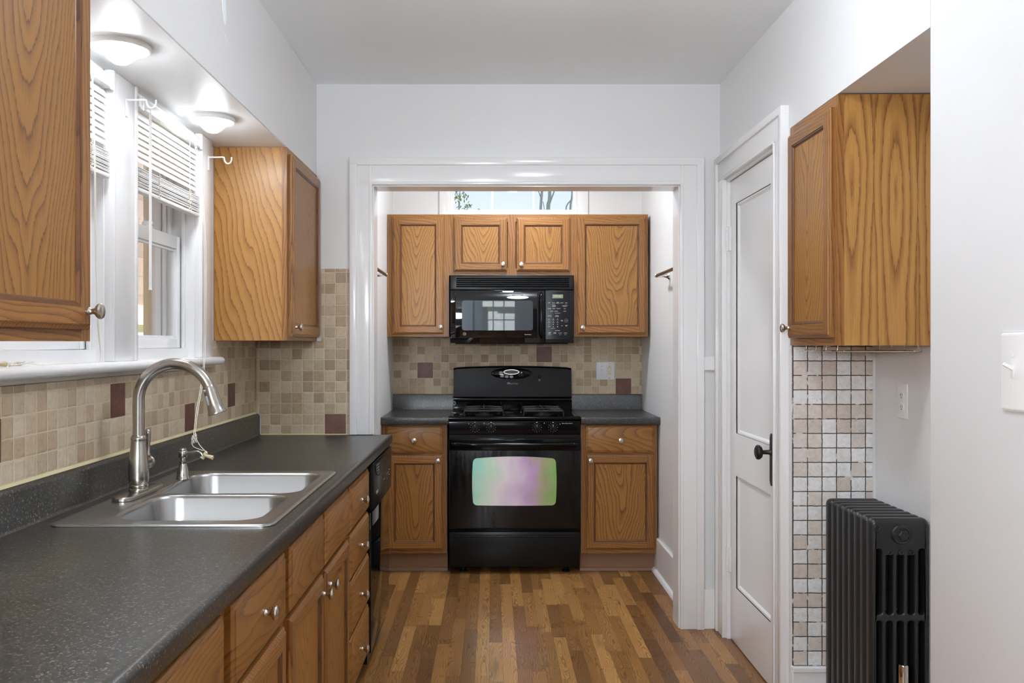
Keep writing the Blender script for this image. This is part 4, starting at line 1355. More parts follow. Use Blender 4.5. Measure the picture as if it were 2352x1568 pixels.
lathe(bm, [(0.0035, -0.012), (0.0045, -0.008), (0.0065, 0.012), (0.0055, 0.013), (0.0, 0.010)], 14, Matrix.Translation(loc2(-1.072, 1.905, 1.2842)) @ Matrix.Rotation(pi / 2, 4, 'Y'))
obj('cord_tassel', bm, 'tassel', t)

# curtain rod brackets
def bracket(label, loc, sgn=1):
    t = thing('curtain_rod_bracket', label, 'bracket', loc, 0, 'white curtain rod brackets')
    bm = BM()
    box(bm, 0, 0.0025, -0.008, 0.008, -0.050, 0.004, b=0.0008, seg=1)
    pts = [(0.002, 0, 0), (0.03, 0, 0.0), (0.056, 0, 0.0), (0.060, 0, -0.004), (0.062, 0, -0.014), (0.068, 0, -0.022), (0.076, 0, -0.024), (0.084, 0, -0.020), (0.088, 0, -0.010), (0.088, 0, 0.0)]
    tube(bm, smooth(pts, 4), 0.0026, 8, sy=2.0 if False else 1.0)
    obj('bracket_arm', bm, 'vinyl', t)
bracket('white wire curtain rod bracket in front of the oak cabinet side', (XL + 0.0245, 3.335, 2.042))
bracket('white wire curtain rod bracket on the board between the two windows', (XL + 0.0245, 2.585, 2.052))

# ================================================================== RANGE
RC = 0.1308
t = thing('gas_range', 'black freestanding gas range between the oak base cabinets', 'stove', (RC, 5.03, 0))
bm = BM()
box(bm, -0.376, 0.376, 0.022, 0.575, 0.045, 0.885, b=0.003)
box(bm, -0.378, 0.378, 0.0, 0.03, 0.785, 0.802)
obj('body', bm, 'black_satin', t)
bm = BM()
# cooktop with raised lip and recessed spill tray
L = [(-0.004, 0.886), (-0.010, 0.889), (-0.012, 0.896), (-0.010, 0.902), (-0.004, 0.9055), (0.02, 0.906), (0.06, 0.9055), (0.075, 0.902), (0.49, 0.902), (0.50, 0.908), (0.545, 0.909), (0.545, 0.886)]
prism(bm, L, -0.3805, 0.3805, 'x')
for s in (-1, 1):
    box(bm, s * 0.3535 - 0.0262, s * 0.3535 + 0.0262, 0.0, 0.545, 0.888, 0.9075, b=0.004)
box(bm, -0.045, 0.045, 0.09, 0.48, 0.900, 0.9065, b=0.004)
obj('cooktop', bm, 'black_gloss', t)
bm = BM()
L = [(0.000, 0.884), (-0.006, 0.880), (-0.008, 0.872), (-0.004, 0.806), (0.000, 0.802), (0.03, 0.802), (0.03, 0.884)]
prism(bm, L, -0.3785, 0.3785, 'x')
cp = obj('control_panel', bm, 'black_gloss', t)
for px in (1091, 1128, 1233, 1270):
    bm = BM()
    kx_ = (px - 1130) * 0.002515 - RC
    for k in range(12):
        if k == 0: continue
        a = pi / 2 + 2 * pi * k / 12
        X_, Z_ = kx_ + 0.0265 * cos(a), 0.845 + 0.0265 * sin(a)
        box(bm, X_ - 0.0011, X_ + 0.0011, -0.0078, -0.0055, Z_ - 0.0011, Z_ + 0.0011)
    box(bm, kx_ - 0.0035, kx_ + 0.0035, -0.0085, -0.006, 0.872, 0.8755)
    obj('dial_marks', bm, 'print_white', cp)
for px, pz in ((1077, 0.866), (1112, 0.869), (1250, 0.869), (1286, 0.864)):
    X_ = (px - 1130) * 0.002515 - RC
    bm = BM()
    box(bm, X_ - 0.002, X_ + 0.002, -0.0085, -0.006, pz - 0.002, pz + 0.002)
    obj('burner_mark', bm, 'print_white', cp)
text('printed_words', 'Power Boost Burner', 0.0075, 'print_white', cp, (0.304, -0.0082, 0.868), sx=1.0, align='CENTER')
for px in (1091, 1128, 1233, 1270):
    kx_ = (px - 1130) * 0.002515 - RC
    bm = BM()
    lathe(bm, [(0.0215, 0.0), (0.0215, 0.006), (0.0200, 0.010), (0.0185, 0.012), (0.0, 0.0125)], 32, RX)
    box(bm, -0.0055, 0.0055, -0.026, -0.010, -0.0185, 0.0185, b=0.003)
    kb = obj('control_knob', bm, 'black_satin', t, (kx_, -0.0055, 0.845))
    bm = BM(); box(bm, -0.0012, 0.0012, -0.0265, -0.0258, 0.004, 0.017); obj('pointer', bm, 'print_grey', kb)
# oven door
bm = BM()
Dx = 0.3790
plate(bm, [(-Dx, 0.262), (Dx, 0.262), (Dx, 0.7755), (-Dx, 0.7755)], [], -0.022, 0.020, co=0.006)
od = obj('oven_door', bm, 'oven_glass', t)
bm = BM()
plate(bm, [(-Dx - 0.001, 0.713), (Dx + 0.001, 0.713), (Dx + 0.001, 0.783), (-Dx - 0.001, 0.783)], [], -0.030, 0.0, co=0.006)
obj('door_top_trim', bm, 'black_gloss', od)
bm = BM()
pts, rs = [], []
for k in range(25):
    u = -1 + 2 * k / 24
    pts.append((u * 0.362, -0.062 + 0.026 * abs(u) ** 8, 0.753 - 0.004 * (1 - u * u)))
    rs.append(0.0125 if abs(u) < 0.9 else 0.0125 * (1 - 0.45 * (abs(u) - 0.9) / 0.1))
tube(bm, pts, rs, 16, sx=1.0, sy=0.8)
for s in (-1, 1):
    box(bm, s * 0.345 - 0.012, s * 0.345 + 0.012, -0.058, -0.028, 0.743, 0.761, b=0.003)
obj('handle', bm, 'black_gloss', od, ang=60)
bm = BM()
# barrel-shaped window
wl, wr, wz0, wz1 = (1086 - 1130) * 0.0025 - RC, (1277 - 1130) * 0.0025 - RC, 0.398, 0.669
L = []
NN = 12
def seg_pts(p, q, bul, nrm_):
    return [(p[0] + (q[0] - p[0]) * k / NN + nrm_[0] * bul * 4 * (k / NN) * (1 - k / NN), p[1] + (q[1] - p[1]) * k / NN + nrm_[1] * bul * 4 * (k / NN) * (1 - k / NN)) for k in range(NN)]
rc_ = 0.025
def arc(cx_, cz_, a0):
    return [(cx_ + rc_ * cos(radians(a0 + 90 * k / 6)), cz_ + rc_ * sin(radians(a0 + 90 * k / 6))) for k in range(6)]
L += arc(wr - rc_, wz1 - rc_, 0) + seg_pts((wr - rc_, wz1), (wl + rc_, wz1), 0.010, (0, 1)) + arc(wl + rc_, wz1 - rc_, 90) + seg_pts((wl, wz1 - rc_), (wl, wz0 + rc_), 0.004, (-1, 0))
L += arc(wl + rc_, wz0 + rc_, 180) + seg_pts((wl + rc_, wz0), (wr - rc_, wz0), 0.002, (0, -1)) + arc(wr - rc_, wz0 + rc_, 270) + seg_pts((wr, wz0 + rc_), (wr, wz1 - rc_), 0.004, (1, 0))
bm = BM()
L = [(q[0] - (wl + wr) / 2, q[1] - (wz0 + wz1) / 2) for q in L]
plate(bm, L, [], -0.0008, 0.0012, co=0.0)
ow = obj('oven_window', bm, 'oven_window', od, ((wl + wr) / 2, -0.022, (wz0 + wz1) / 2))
ow['label'] = 'rounded oven window with iridescent pink and green coating and painted pale glare'
bm = BM()
box(bm, -0.376, 0.376, -0.012, 0.30, 0.040, 0.243, b=0.004)
box(bm, -0.355, 0.355, -0.030, -0.008, 0.216, 0.226, b=0.004)
obj('storage_drawer', bm, 'black_satin', t)
for s in (-1, 1):
    bm = BM(); lathe(bm, [(0.022, 0.0), (0.022, 0.008), (0.012, 0.012), (0.012, 0.046)], 20)
    obj('foot', bm, 'black_satin', t, (s * 0.30, 0.06, 0))
# backguard
bm = BM()
def bg_top(x):
    return 1.1865 - 0.0105 * (abs(x) / 0.376) ** 2
xs = [-0.376 + 0.752 * k / 24 for k in range(25)]
prof_y = lambda zt: [(0.500, 0.907), (0.500, 0.960), (0.506, 0.966), (0.528, 0.968), (0.530, 0.978), (0.512, 0.982), (0.506, 0.990), (0.520, 1.060), (0.534, zt - 0.012), (0.540, zt - 0.003), (0.552, zt), (0.568, zt), (0.572, 0.907)]
rings = []
for xx in xs:
    zt = bg_top(xx)
    if abs(xx) > 0.37: zt -= 0.004
    rings.append([bm.verts.new((xx, y, z)) for y, z in prof_y(zt)])
for a, b_ in zip(rings[:-1], rings[1:]):
    for i in range(len(a)):
        j = (i + 1) % len(a); bm.faces.new((a[i], a[j], b_[j], b_[i]))
bm.faces.new(rings[0]); bm.faces.new(list(reversed(rings[-1])))
bgd = obj('backguard', bm, 'black_gloss', t, ang=25)
YBG = 0.5275
tilt = math.atan2(0.014, 0.115)
def on_bg(px, py):
    s_ = 0.002778
    return ((px - 1130) * s_ - RC, 1.33 - (py - 788) * s_)
def y_bg(z): return 0.520 + (z - 1.060) * 0.1228
def ell(bm, cx_, cz_, rx_, rz_, h, N=40, ring=None):
    def rr(a, b_, dy): return [bm.verts.new((cx_ + a * cos(2 * pi * k / N), y_bg(cz_ + b_ * sin(2 * pi * k / N)) - dy, cz_ + b_ * sin(2 * pi * k / N))) for k in range(N)]
    if ring:
        R4 = [rr(rx_, rz_, -0.001), rr(rx_, rz_, h), rr(rx_ - ring, rz_ - ring, h), rr(rx_ - ring, rz_ - ring, -0.001)]
    else:
        R4 = [rr(rx_, rz_, -0.001), rr(rx_ * 0.99, rz_ * 0.98, h * 0.7), rr(rx_ * 0.96, rz_ * 0.93, h)]
    for a, b_ in zip(R4[:-1], R4[1:]):
        for k in range(N):
            bm.faces.new((a[k], a[(k + 1) % N], b_[(k + 1) % N], b_[k]))
    if not ring:
        bm.faces.new(R4[-1])
cx_, cz_ = on_bg(1175, 857.5)
bm = BM(); ell(bm, cx_, cz_, 0.131, 0.037, 0.004); cl = obj('clock_panel', bm, 'black_gloss', bgd)
c2x, c2z = on_bg(1174.6, 854)
bm = BM(); ell(bm, c2x, c2z, 0.050, 0.0165, 0.0065, ring=0.0042); obj('silver_ring', bm, 'knob_nickel', cl)
bm = BM(); ell(bm, c2x, c2z, 0.0465, 0.0130, 0.0050); obj('display', bm, 'lcd_dark', cl)
for (px, py) in ((1150.6, 855.2), (1153.2, 863.3), (1164, 864.8), (1174.7, 865)):
    bx_, bz_ = on_bg(px, py)
    bm = BM(); ell(bm, bx_, bz_, 0.0125, 0.0080, 0.0062, 20); obj('button', bm, 'button_grey', cl)
bx_, bz_ = on_bg(1198, 855.2)
bm = BM(); ell(bm, bx_, bz_, 0.004, 0.004, 0.006, 14); obj('light_button', bm, 'print_white', cl)
bx_, bz_ = on_bg(1239, 864)
bm = BM(); lathe(bm, [(0.010, -0.002), (0.010, 0.004), (0.005, 0.008), (0.005, 0.016), (0.0, 0.017)], 16, Matrix.Translation((bx_, y_bg(bz_), bz_)) @ RX); obj('light_switch', bm, 'black_satin', bgd)
bm = BM()
for py in (871.3, 873.6):
    bx_, bz_ = on_bg(1239, py); box(bm, bx_ - 0.0055, bx_ + 0.0055, y_bg(bz_) - 0.0005, y_bg(bz_) + 0.001, bz_ - 0.0016, bz_ + 0.0016)
obj('printed_words', bm, 'print_grey', bgd)
lx_, lz_ = on_bg(1168, 881)
yl = y_bg(lz_) - 0.0004
bm = BM()
sh = rrect(lx_ - 0.0085, lx_ + 0.0085, lz_ - 0.0078, lz_ + 0.0078, 0.002, 3)
inn = [(lx_ - 0.0055, lz_ + 0.003), (lx_ - 0.004, lz_ - 0.002), (lx_ + 0.001, lz_ - 0.0035), (lx_ + 0.006, lz_ + 0.0), (lx_ + 0.0055, lz_ + 0.003), (lx_ + 0.001, lz_ + 0.001)]
plate(bm, sh, [inn], yl, yl + 0.0008)
bd = obj('logo_badge', bm, 'print_grey', bgd)
text('logo_letters', 'MAYTAG', 0.0135, 'print_grey', bgd, (lx_ + 0.0315, yl, lz_), sx=1.0)
bm = BM()
sx_, sz_ = (1043.5 - 1130) * 0.00277 - RC, 1.33 - (925 - 788) * 0.00277
L = [(sx_ + 0.010 * cos(2 * pi * k / 24), sz_ + 0.0125 * sin(2 * pi * k / 24)) for k in range(24)]
plate(bm, L, [[(sx_ - 0.004, sz_ - 0.005), (sx_ + 0.004, sz_ - 0.005), (sx_ + 0.004, sz_ + 0.004), (sx_ - 0.004, sz_ + 0.004)]], 0.4993, 0.501)
st_ = obj('round_sticker', bm, 'print_grey', bgd); st_['label'] = 'small round silver sticker'
# grates and burners
for gx in ((1111 - 1130) * 0.00262 - RC, (1246 - 1130) * 0.00262 - RC):
    bm = BM()
    hw = 0.112; ya_, yb2 = 0.095, 0.470; zt = 0.938; r_ = 0.0065
    def bar(p, q, rr=r_): tube(bm, [p, q], rr, 8, sx=1.0, sy=0.8)
    for s in (-1, 1):
        bar((gx + s * hw, ya_, zt - 0.008), (gx + s * hw, yb2, zt - 0.008))
    for yv in (ya_, (ya_ + yb2) / 2, yb2):
        bar((gx - hw, yv, zt - 0.008), (gx + hw, yv, zt - 0.008))
    for yc_ in (ya_ + 0.094, yb2 - 0.094):
        for a in range(4):
            an = radians(45 + 90 * a)
            bar((gx + 0.135 * cos(an) * 0.86, yc_ + 0.135 * sin(an) * 0.72, zt - 0.006), (gx + 0.030 * cos(an), yc_ + 0.030 * sin(an), zt), 0.006)
        for a in range(4):
            an = radians(90 * a)
            bar((gx + (hw if a % 2 == 0 else 0.094) * cos(an), yc_ + (hw if a % 2 == 0 else 0.094) * sin(an), zt - 0.006), (gx + 0.040 * cos(an), yc_ + 0.040 * sin(an), zt), 0.006)
    for sx_ in (-1, 1):
        for yv in (ya_, yb2):
            bar((gx + sx_ * hw, yv, zt - 0.006), (gx + sx_ * (hw + 0.006), yv, 0.903), 0.007)
    obj('grate', bm, 'black_matte', t)
    for yc_ in (ya_ + 0.094, yb2 - 0.094):
        bm = BM()
        lathe(bm, [(0.052, 0.9025), (0.050, 0.904), (0.036, 0.906), (0.034, 0.914), (0.038, 0.915), (0.038, 0.920), (0.034, 0.923), (0.0, 0.924)], 28, Matrix.Translation((gx, yc_, 0)))
        obj('burner', bm, 'black_matte', t)

# ================================================================== MICROWAVE
s_ = 0.002635
MX, MY, MZ = 0.121, 5.270, 1.331
t = thing('microwave', 'black over-the-range microwave under the short oak cabinet', 'microwave', (MX, MY, MZ))
def mp(px, py):
    return ((px - 1130) * s_ - MX, CAM_Z - (py - 788) * s_ - MZ)
H_ = 1.7415 - MZ
bm = BM(); box(bm, -0.374, 0.374, 0.030, 0.352, 0.004, H_, b=0.003)
box(bm, -0.345, 0.345, 0.05, 0.33, -0.006, 0.006, b=0.002)
obj('body', bm, 'black_satin', t)
bm = BM()
zv = mp(0, 665.2)[1]
hs = []
gx0_, gx1_ = mp(1048, 0)[0], mp(1307, 0)[0]
gz1_, gz0_ = mp(0, 638)[1], mp(0, 660.5)[1]
nb = 5
hh = (gz1_ - gz0_) / nb
for k in range(nb):
    hs.append([(gx0_, gz0_ + k * hh + 0.0026), (gx1_, gz0_ + k * hh + 0.0026), (gx1_, gz0_ + (k + 1) * hh - 0.0012), (gx0_, gz0_ + (k + 1) * hh - 0.0012)])
plate(bm, [(-0.374, zv), (0.374, zv), (0.374, H_), (-0.374, H_)], hs, 0.0, 0.030, co=0.003, ch=0.0)
vg = obj('vent_grille', bm, 'black_satin', t)
bm = BM(); box(bm, gx0_, gx1_, 0.026, 0.0302, gz0_, gz1_); obj('grille_back', bm, 'void', vg)
bm = BM()
dx0, dx1 = -0.374, mp(1251, 0)[0]
plate(bm, [(dx0, 0.0), (dx1, 0.0), (dx1, zv - 0.003), (dx0, zv - 0.003)], [], 0.0, 0.030, co=0.004)
ix0, ix1, iz0, iz1 = mp(1045, 0)[0], mp(1236, 0)[0], mp(0, 776)[1], mp(0, 671)[1]
plate(bm, rrect(ix0, ix1, iz0, iz1, 0.006, 4), [], -0.004, 0.004, co=0.002)
md = obj('door', bm, 'black_glass', t)
bm = BM()
wx0, wz1_ = mp(1061, 690); wx1, wz0_ = mp(1224, 758.5)
plate(bm, rrect(wx0, wx1, wz0_, wz1_, 0.016, 8), [], -0.0047, -0.003)
mw = obj('window', bm, 'mw_window', md); mw['label'] = 'grey reflective microwave window'
bm = BM()
hx = mp(1243, 0)[0]; hz0, hz1 = mp(0, 776)[1], mp(0, 671)[1]
pts = []; rs = []
for k in range(21):
    u = -1 + 2 * k / 20
    pts.append((hx, -0.016 + 0.012 * abs(u) ** 6 - 0.006 * (1 - u * u), (hz0 + hz1) / 2 + u * (hz1 - hz0) / 2)); rs.append(0.0118 * (1 - 0.6 * max(0, abs(u) - 0.85) / 0.15))
tube(bm, pts, rs, 16)
obj('handle', bm, 'black_gloss', md, ang=60)
# round monogram
lx_, lz_ = mp(1067, 766.7)
bm = BM()
N = 28
L = [(lx_ + 0.0098 * cos(2 * pi * k / N), lz_ + 0.0098 * sin(2 * pi * k / N)) for k in range(N)]
plate(bm, L, [[(lx_ + 0.0084 * cos(2 * pi * k / N), lz_ + 0.0084 * sin(2 * pi * k / N)) for k in range(N)]], -0.0046, -0.0035)
lg = obj('round_logo', bm, 'print_grey', md)
text('logo_letters', 'GE', 0.0125, 'print_grey', md, (lx_, -0.0046, lz_), depth=0.0004)
nx_, nz_ = mp(1212.5, 768)
text('printed_words', 'Spacemaker', 0.0085, 'print_white', md, (nx_, -0.0046, nz_), depth=0.0004)
# control panel
bm = BM()
plate(bm, [(dx1 + 0.003, 0.0), (0.374, 0.0), (0.374, zv - 0.003), (dx1 + 0.003, zv - 0.003)], [], 0.0, 0.030, co=0.004)
px0, px1, pz0, pz1 = mp(1252.8, 0)[0], mp(1308, 0)[0], mp(0, 780)[1], mp(0, 669)[1]
plate(bm, rrect(px0, px1, pz0, pz1, 0.004, 3), [], -0.0025, 0.004, co=0.001)
cpn = obj('control_panel', bm, 'black_satin', t)
bm = BM()
a, c_ = mp(1268.8, 676); b_, d_ = mp(1293.2, 684.8)
plate(bm, [(a, d_), (b_, d_), (b_, c_), (a, c_)], [], -0.0032, -0.002)
dsp = obj('display', bm, 'lcd', cpn)
text('display_digits', 'PM1:05', 0.0165, 'lcd_text', cpn, ((a + b_) / 2, -0.0034, (c_ + d_) / 2), depth=0.0002, sx=0.85)
bm = BM()
z8 = 12.0625   # zoom factor used when measuring the keypad
def km(x, y, w, h=14):
    q = mp(1245 + x / z8, 660 + y / z8)
    hw_, hh_ = w / z8 * s_ / 2, h / z8 * s_ / 2
    box(bm, q[0] - hw_, q[0] + hw_, -0.0030, -0.0020, q[1] - hh_, q[1] + hh_)
for a in ((200, 425, 58), (297, 425, 36), (340, 425, 28), (435, 410, 50), (435, 434, 92), (548, 426, 88), (672, 426, 64), (330, 503, 92), (330, 524, 100), (630, 504, 158, 12), (630, 526, 96, 12),
          (204, 584, 92), (330, 584, 76), (455, 584, 104), (630, 587, 54), (267, 657, 72), (390, 657, 104), (630, 657, 78), (434, 711, 148, 10), (212, 790, 100), (414, 777, 78), (414, 802, 112),
          (194, 1082, 56), (430, 1085, 24, 34), (310, 1133, 112, 9), (428, 1193, 136, 16), (206, 1249, 82), (206, 1272, 50), (355, 1249, 76), (355, 1271, 82), (502, 1261, 100), (648, 1261, 92),
          (206, 1304, 90, 8), (500, 1306, 54, 8), (646, 1306, 64, 8), (550, 908, 58, 12), (550, 930, 58, 12), (550, 1062, 42), (672, 1050, 62), (672, 1070, 34), (668, 918, 56, 10), (315, 464, 90, 7), (665, 464, 50, 7),
          (194, 898, 70, 5), (312, 898, 70, 5), (430, 898, 70, 5), (194, 970, 70, 5), (312, 970, 70, 5), (430, 970, 70, 5)):
    km(*a)
q = mp(1245 + 668 / z8, 660 + 918 / z8)
L = [(q[0] + 0.0110 * cos(2 * pi * k / 24), q[1] + 0.0110 * sin(2 * pi * k / 24)) for k in range(24)]
plate(bm, L, [[(q[0] + 0.0100 * cos(2 * pi * k / 24), q[1] + 0.0100 * sin(2 * pi * k / 24)) for k in range(24)]], -0.0030, -0.0020)
km_o = obj('keypad_marks', bm, 'print_grey', cpn)
for i, ch in enumerate('1234567890'):
    cx8 = (194, 312, 430)[i % 3] if i < 9 else 312
    cy8 = (874, 945, 1023, 1092)[i // 3]
    q = mp(1245 + cx8 / z8, 660 + cy8 / z8)
    text('keypad_digit', ch, 0.0085, 'print_white', cpn, (q[0], -0.0028, q[1]), depth=0.0003)

# ================================================================== DISHWASHER
t = thing('dishwasher', 'black glossy dishwasher at the far end of the long counter', 'dishwasher', (-0.482, 3.442, 0), pi / 2)
dw = 0.598
bm = BM(); box(bm, 0.002, dw, 0.012, 0.60, 0.06, 0.858); obj('body', bm, 'black_satin', t)
bm = BM()
box(bm, 0.0, dw, -0.016, 0.014, 0.665, 0.856, b=0.006)
cpd = obj('control_panel', bm, 'black_satin', t)
bm = BM()
L = [(0.03 + 0.30 * (0.5 - 0.5 * cos(pi * k / 16)), 0.845 - 0.062 * sin(pi * k / 16)) for k in range(17)] 
plate(bm, list(reversed(L)) , [], -0.0185, -0.015, co=0.001, seg=1)
obj('handle_recess', bm, 'black_satin', cpd)
bm = BM()
for k in range(4):
    box(bm, 0.062 + k * 0.012, 0.140 - k * 0.004, -0.0195, -0.018, 0.836 - k * 0.012, 0.8378 - k * 0.012)
obj('vent_slots', bm, 'print_grey', cpd)
bm = BM()
box(bm, 0.066, 0.118, -0.0166, -0.0155, 0.722, 0.734)
for (a, z) in ((0.30, 0.742), (0.33, 0.742), (0.42, 0.75), (0.46, 0.75), (0.50, 0.757), (0.42, 0.728), (0.50, 0.735)):
    box(bm, a, a + 0.016, -0.0166, -0.0155, z, z + 0.004)
obj('printed_marks', bm, 'print_grey', cpd)
bm = BM(); box(bm, 0.0, dw, -0.004, 0.012, 0.105, 0.660, b=0.002); obj('door', bm, 'black_glass', t)
bm = BM(); box(bm, 0.004, dw - 0.004, 0.06, 0.08, 0.0, 0.10); obj('toe_panel', bm, 'black_satin', t)

# ================================================================== TOWEL BARS, PLATES
def towel_bar(label, side):
    wx_ = AR if side > 0 else AL
    y1 = 4.765 if side > 0 else 4.70
    t = thing('towel_bar', label, 'towel bar', (wx_, y1, 1.70), 0, 'brushed nickel towel bars on the alcove sides')
    s = -side
    bm = BM()
    tube(bm, [(s * 0.065, 0.008, 0), (s * 0.065, -0.47, 0)], 0.0085, 16)
    obj('bar', bm, 'bar_nickel', t)
    for yv in (-0.028, -0.43):
        bm = BM()
        mt = Matrix.Translation((s * 0.0005, yv, -0.004)) @ Matrix.Rotation(s * pi / 2, 4, 'Y')
        lathe(bm, [(0.022, 0.0), (0.022, 0.004), (0.014, 0.012), (0.009, 0.026), (0.0085, 0.060), (0.0095, 0.066), (0.0, 0.068)], 24, mt)
        obj('mount_post', bm, 'chrome', t)
    bm = BM(); lathe(bm, [(0.0085, 0.0), (0.0105, 0.002), (0.0105, 0.008), (0.006, 0.012), (0.0, 0.013)], 18, Matrix.Translation((s * 0.065, 0.006, 0)) @ Matrix.Rotation(-pi / 2, 4, 'X'))
    obj('end_cap', bm, 'chrome', t)
towel_bar('nickel towel bar on the right side wall of the alcove', 1)
towel_bar('nickel towel bar on the left side wall of the alcove', -1)

# two-gang plate behind the range counter
s5 = 0.0028
def pp(px, py): return ((px - 1130) * s5, 1.33 - (py - 788) * s5)
c_ = pp(1391.5, 851.5)
t = thing('switch_plate', 'white two-gang plate with toggle switch and ivory outlet on the mosaic', 'switch plate', (c_[0], TB - 0.0005, c_[1]))
bm = BM()
plate(bm, rrect(-0.0605, 0.0605, -0.0585, 0.0585, 0.004, 4), [], -0.007, 0.0005, co=0.005)
obj('cover_plate', bm, 'steel_plate', t)
bm = BM(); box(bm, -0.029, -0.017, -0.009, -0.006, -0.013, 0.013, b=0.001); box(bm, -0.0265, -0.0195, -0.018, -0.008, 0.0, 0.010, b=0.002)
obj('toggle', bm, 'ivory', t)
bm = BM(); plate(bm, rrect(0.008, 0.040, -0.034, 0.034, 0.002, 3), [], -0.0095, -0.006, co=0.001); box(bm, 0.010, 0.038, -0.0105, -0.009, -0.004, 0.004, b=0.001)
rc2 = obj('outlet_face', bm, 'ivory', t)
bm = BM()
for zc_ in (0.019, -0.019):
    for dx in (-0.006, 0.006):
        box(bm, 0.024 + dx - 0.001, 0.024 + dx + 0.001, -0.0098, -0.009, zc_ - 0.004, zc_ + 0.004)
    tube(bm, [(0.024, -0.0098, zc_ + 0.010), (0.024, -0.009, zc_ + 0.010)], 0.0022, 10)
obj('outlet_slots', bm, 'slot', rc2)
bm = BM()
for (X_, Z_) in ((-0.023, 0.030), (-0.023, -0.030), (0.024, 0.046), (0.024, -0.046)):
    tube(bm, [(X_, -0.0078, Z_), (X_, -0.0065, Z_)], 0.003, 10)
obj('screws', bm, 'nickel', t)

# white duplex outlet in the recess, faces -x
t = thing('wall_outlet', 'white duplex outlet on the wall right of the unfinished tile', 'outlet', (RXB - 0.0003, 2.885, 1.138), -pi / 2)
bm = BM(); plate(bm, rrect(-0.035, 0.035, -0.058, 0.058, 0.003, 4), [], -0.006, 0.0, co=0.003); obj('cover_plate', bm, 'plastic_white', t)
for zc_ in (0.0195, -0.0195):
    bm = BM()
    L = [(0.0165 * max(-0.9, min(0.9, cos(2 * pi * k / 32) * 1.15)), zc_ + 0.0145 * sin(2 * pi * k / 32)) for k in range(32)]
    plate(bm, L, [], -0.0085, -0.005, co=0.001)
    so = obj('socket', bm, 'plastic_white', t)
    bm = BM()
    for dx in (-0.006, 0.006):
        box(bm, dx - 0.0011, dx + 0.0011, -0.0089, -0.008, zc_ - 0.002, zc_ + 0.006)
    tube(bm, [(0, -0.0089, zc_ - 0.007), (0, -0.008, zc_ - 0.007)], 0.0024, 10)
    obj('socket_slots', bm, 'slot', so)

# painted-over toggle switch at the right edge
t = thing('light_switch', 'white painted toggle switch plate on the near right wall', 'light switch', (XR, 1.757, 1.272), -pi / 2)
bm = BM(); plate(bm, rrect(-0.058, 0.058, -0.081, 0.081, 0.008, 5), [], -0.007, 0.0005, co=0.0055)
for zz in (0.032, -0.032):
    tube(bm, [(-0.012, -0.008, zz), (-0.012, -0.006, zz)], 0.0035, 10)
obj('cover_plate', bm, 'plastic_white', t)
bm = BM(); box(bm, -0.017, -0.007, -0.009, -0.006, -0.012, 0.012, b=0.001)
box(bm, -0.0155, -0.0085, -0.030, -0.007, 0.002, 0.010, b=0.002, M4=Matrix.Translation((0, -0.007, 0.004)) @ Matrix.Rotation(radians(-28), 4, 'X') @ Matrix.Translation((0, 0.007, -0.004)))
obj('toggle', bm, 'plastic_white', t)

# wire stemware rack under the recess cabinet
t = thing('stemware_rack', 'small chrome wire rack under the recess cabinet', 'rack', (1.075, 2.70, 1.3225))
bm = BM()
for k in range(4):
    y_ = 0.02 + k * 0.09
    tube(bm, smooth([(0.005, y_, 0.0), (0.004, y_, -0.014), (0.02, y_, -0.017), (0.24, y_, -0.017), (0.255, y_, -0.010), (0.256, y_, 0.0)], 3), 0.0018, 8)
tube(bm, [(0.02, 0.01, -0.0165), (0.02, 0.30, -0.0165)], 0.0018, 8)
tube(bm, [(0.24, 0.01, -0.0165), (0.24, 0.30, -0.0165)], 0.0018, 8)
obj('wire_frame', bm, 'chrome', t)

# ================================================================== RADIATOR
RW0, RW1, RH = 1.176, 1.359, 0.785
t = thing('radiator', 'black cast iron column radiator in the wall recess', 'radiator', ((RW0 + RW1) / 2, 2.70, 0))
hwR = (RW1 - RW0) / 2
NS, PIT = 8, 0.0475
slot_w, pitx = 0.0215, 0.0335
def rad_holes(first):
    hs = []
    for i in range(5):
        xc_ = (i - 2) * pitx
        top = 0.692
        if first and i in (1, 2, 3): top = 0.672
        hs.append(rrect(xc_ - slot_w / 2, xc_ + slot_w / 2, 0.487, top, 0.0095 if not (first and i in (1, 2, 3)) else [0.002, 0.002, 0.0095, 0.0095], 4))
        hs.append(rrect(xc_ - slot_w / 2, xc_ + slot_w / 2, 0.125, 0.468, 0.0095, 4))
    return hs
def section(first):
    bm = BM()
    out = rrect(-hwR, hwR, 0.05, RH, [0.018, 0.018, 0.02, 0.02], 5)
    plate(bm, out, rad_holes(first), 0.001, PIT - 0.001, co=0.016, ch=0.005, seg=3)
    for s in (-1, 1):
        if first is not None:
            pass
    return bm
sec_me = None
for k in range(NS):
    if k == 0:
        o = obj('radiator_section', section(True), 'radiator', t, (0, 0, 0), ang=50)
    else:
        if sec_me is None:
            o = obj('radiator_section', section(False), 'radiator', t, (0, k * PIT, 0), ang=50); sec_me = o
        else:
            o = sec_me.copy(); COL.objects.link(o); o.parent = t; o.location = (0, k * PIT, 0)
for zc_, in ((0.738,), (0.10,)):
    bm = BM()
    lathe(bm, [(0.031, -0.02), (0.031, 0.008), (0.028, 0.013), (0.022, 0.014), (0.021, 0.012), (0.0, 0.012)], 32, Matrix.Translation((0.0, 0.003, zc_)) @ RX)
    lathe(bm, [(0.0165, 0.0), (0.0165, 0.022), (0.014, 0.024), (0.0, 0.024)], 6, Matrix.Translation((0.002, 0.003, zc_)) @ RX)
    obj('end_plug', bm, 'radiator', t, ang=30)
bm = BM()
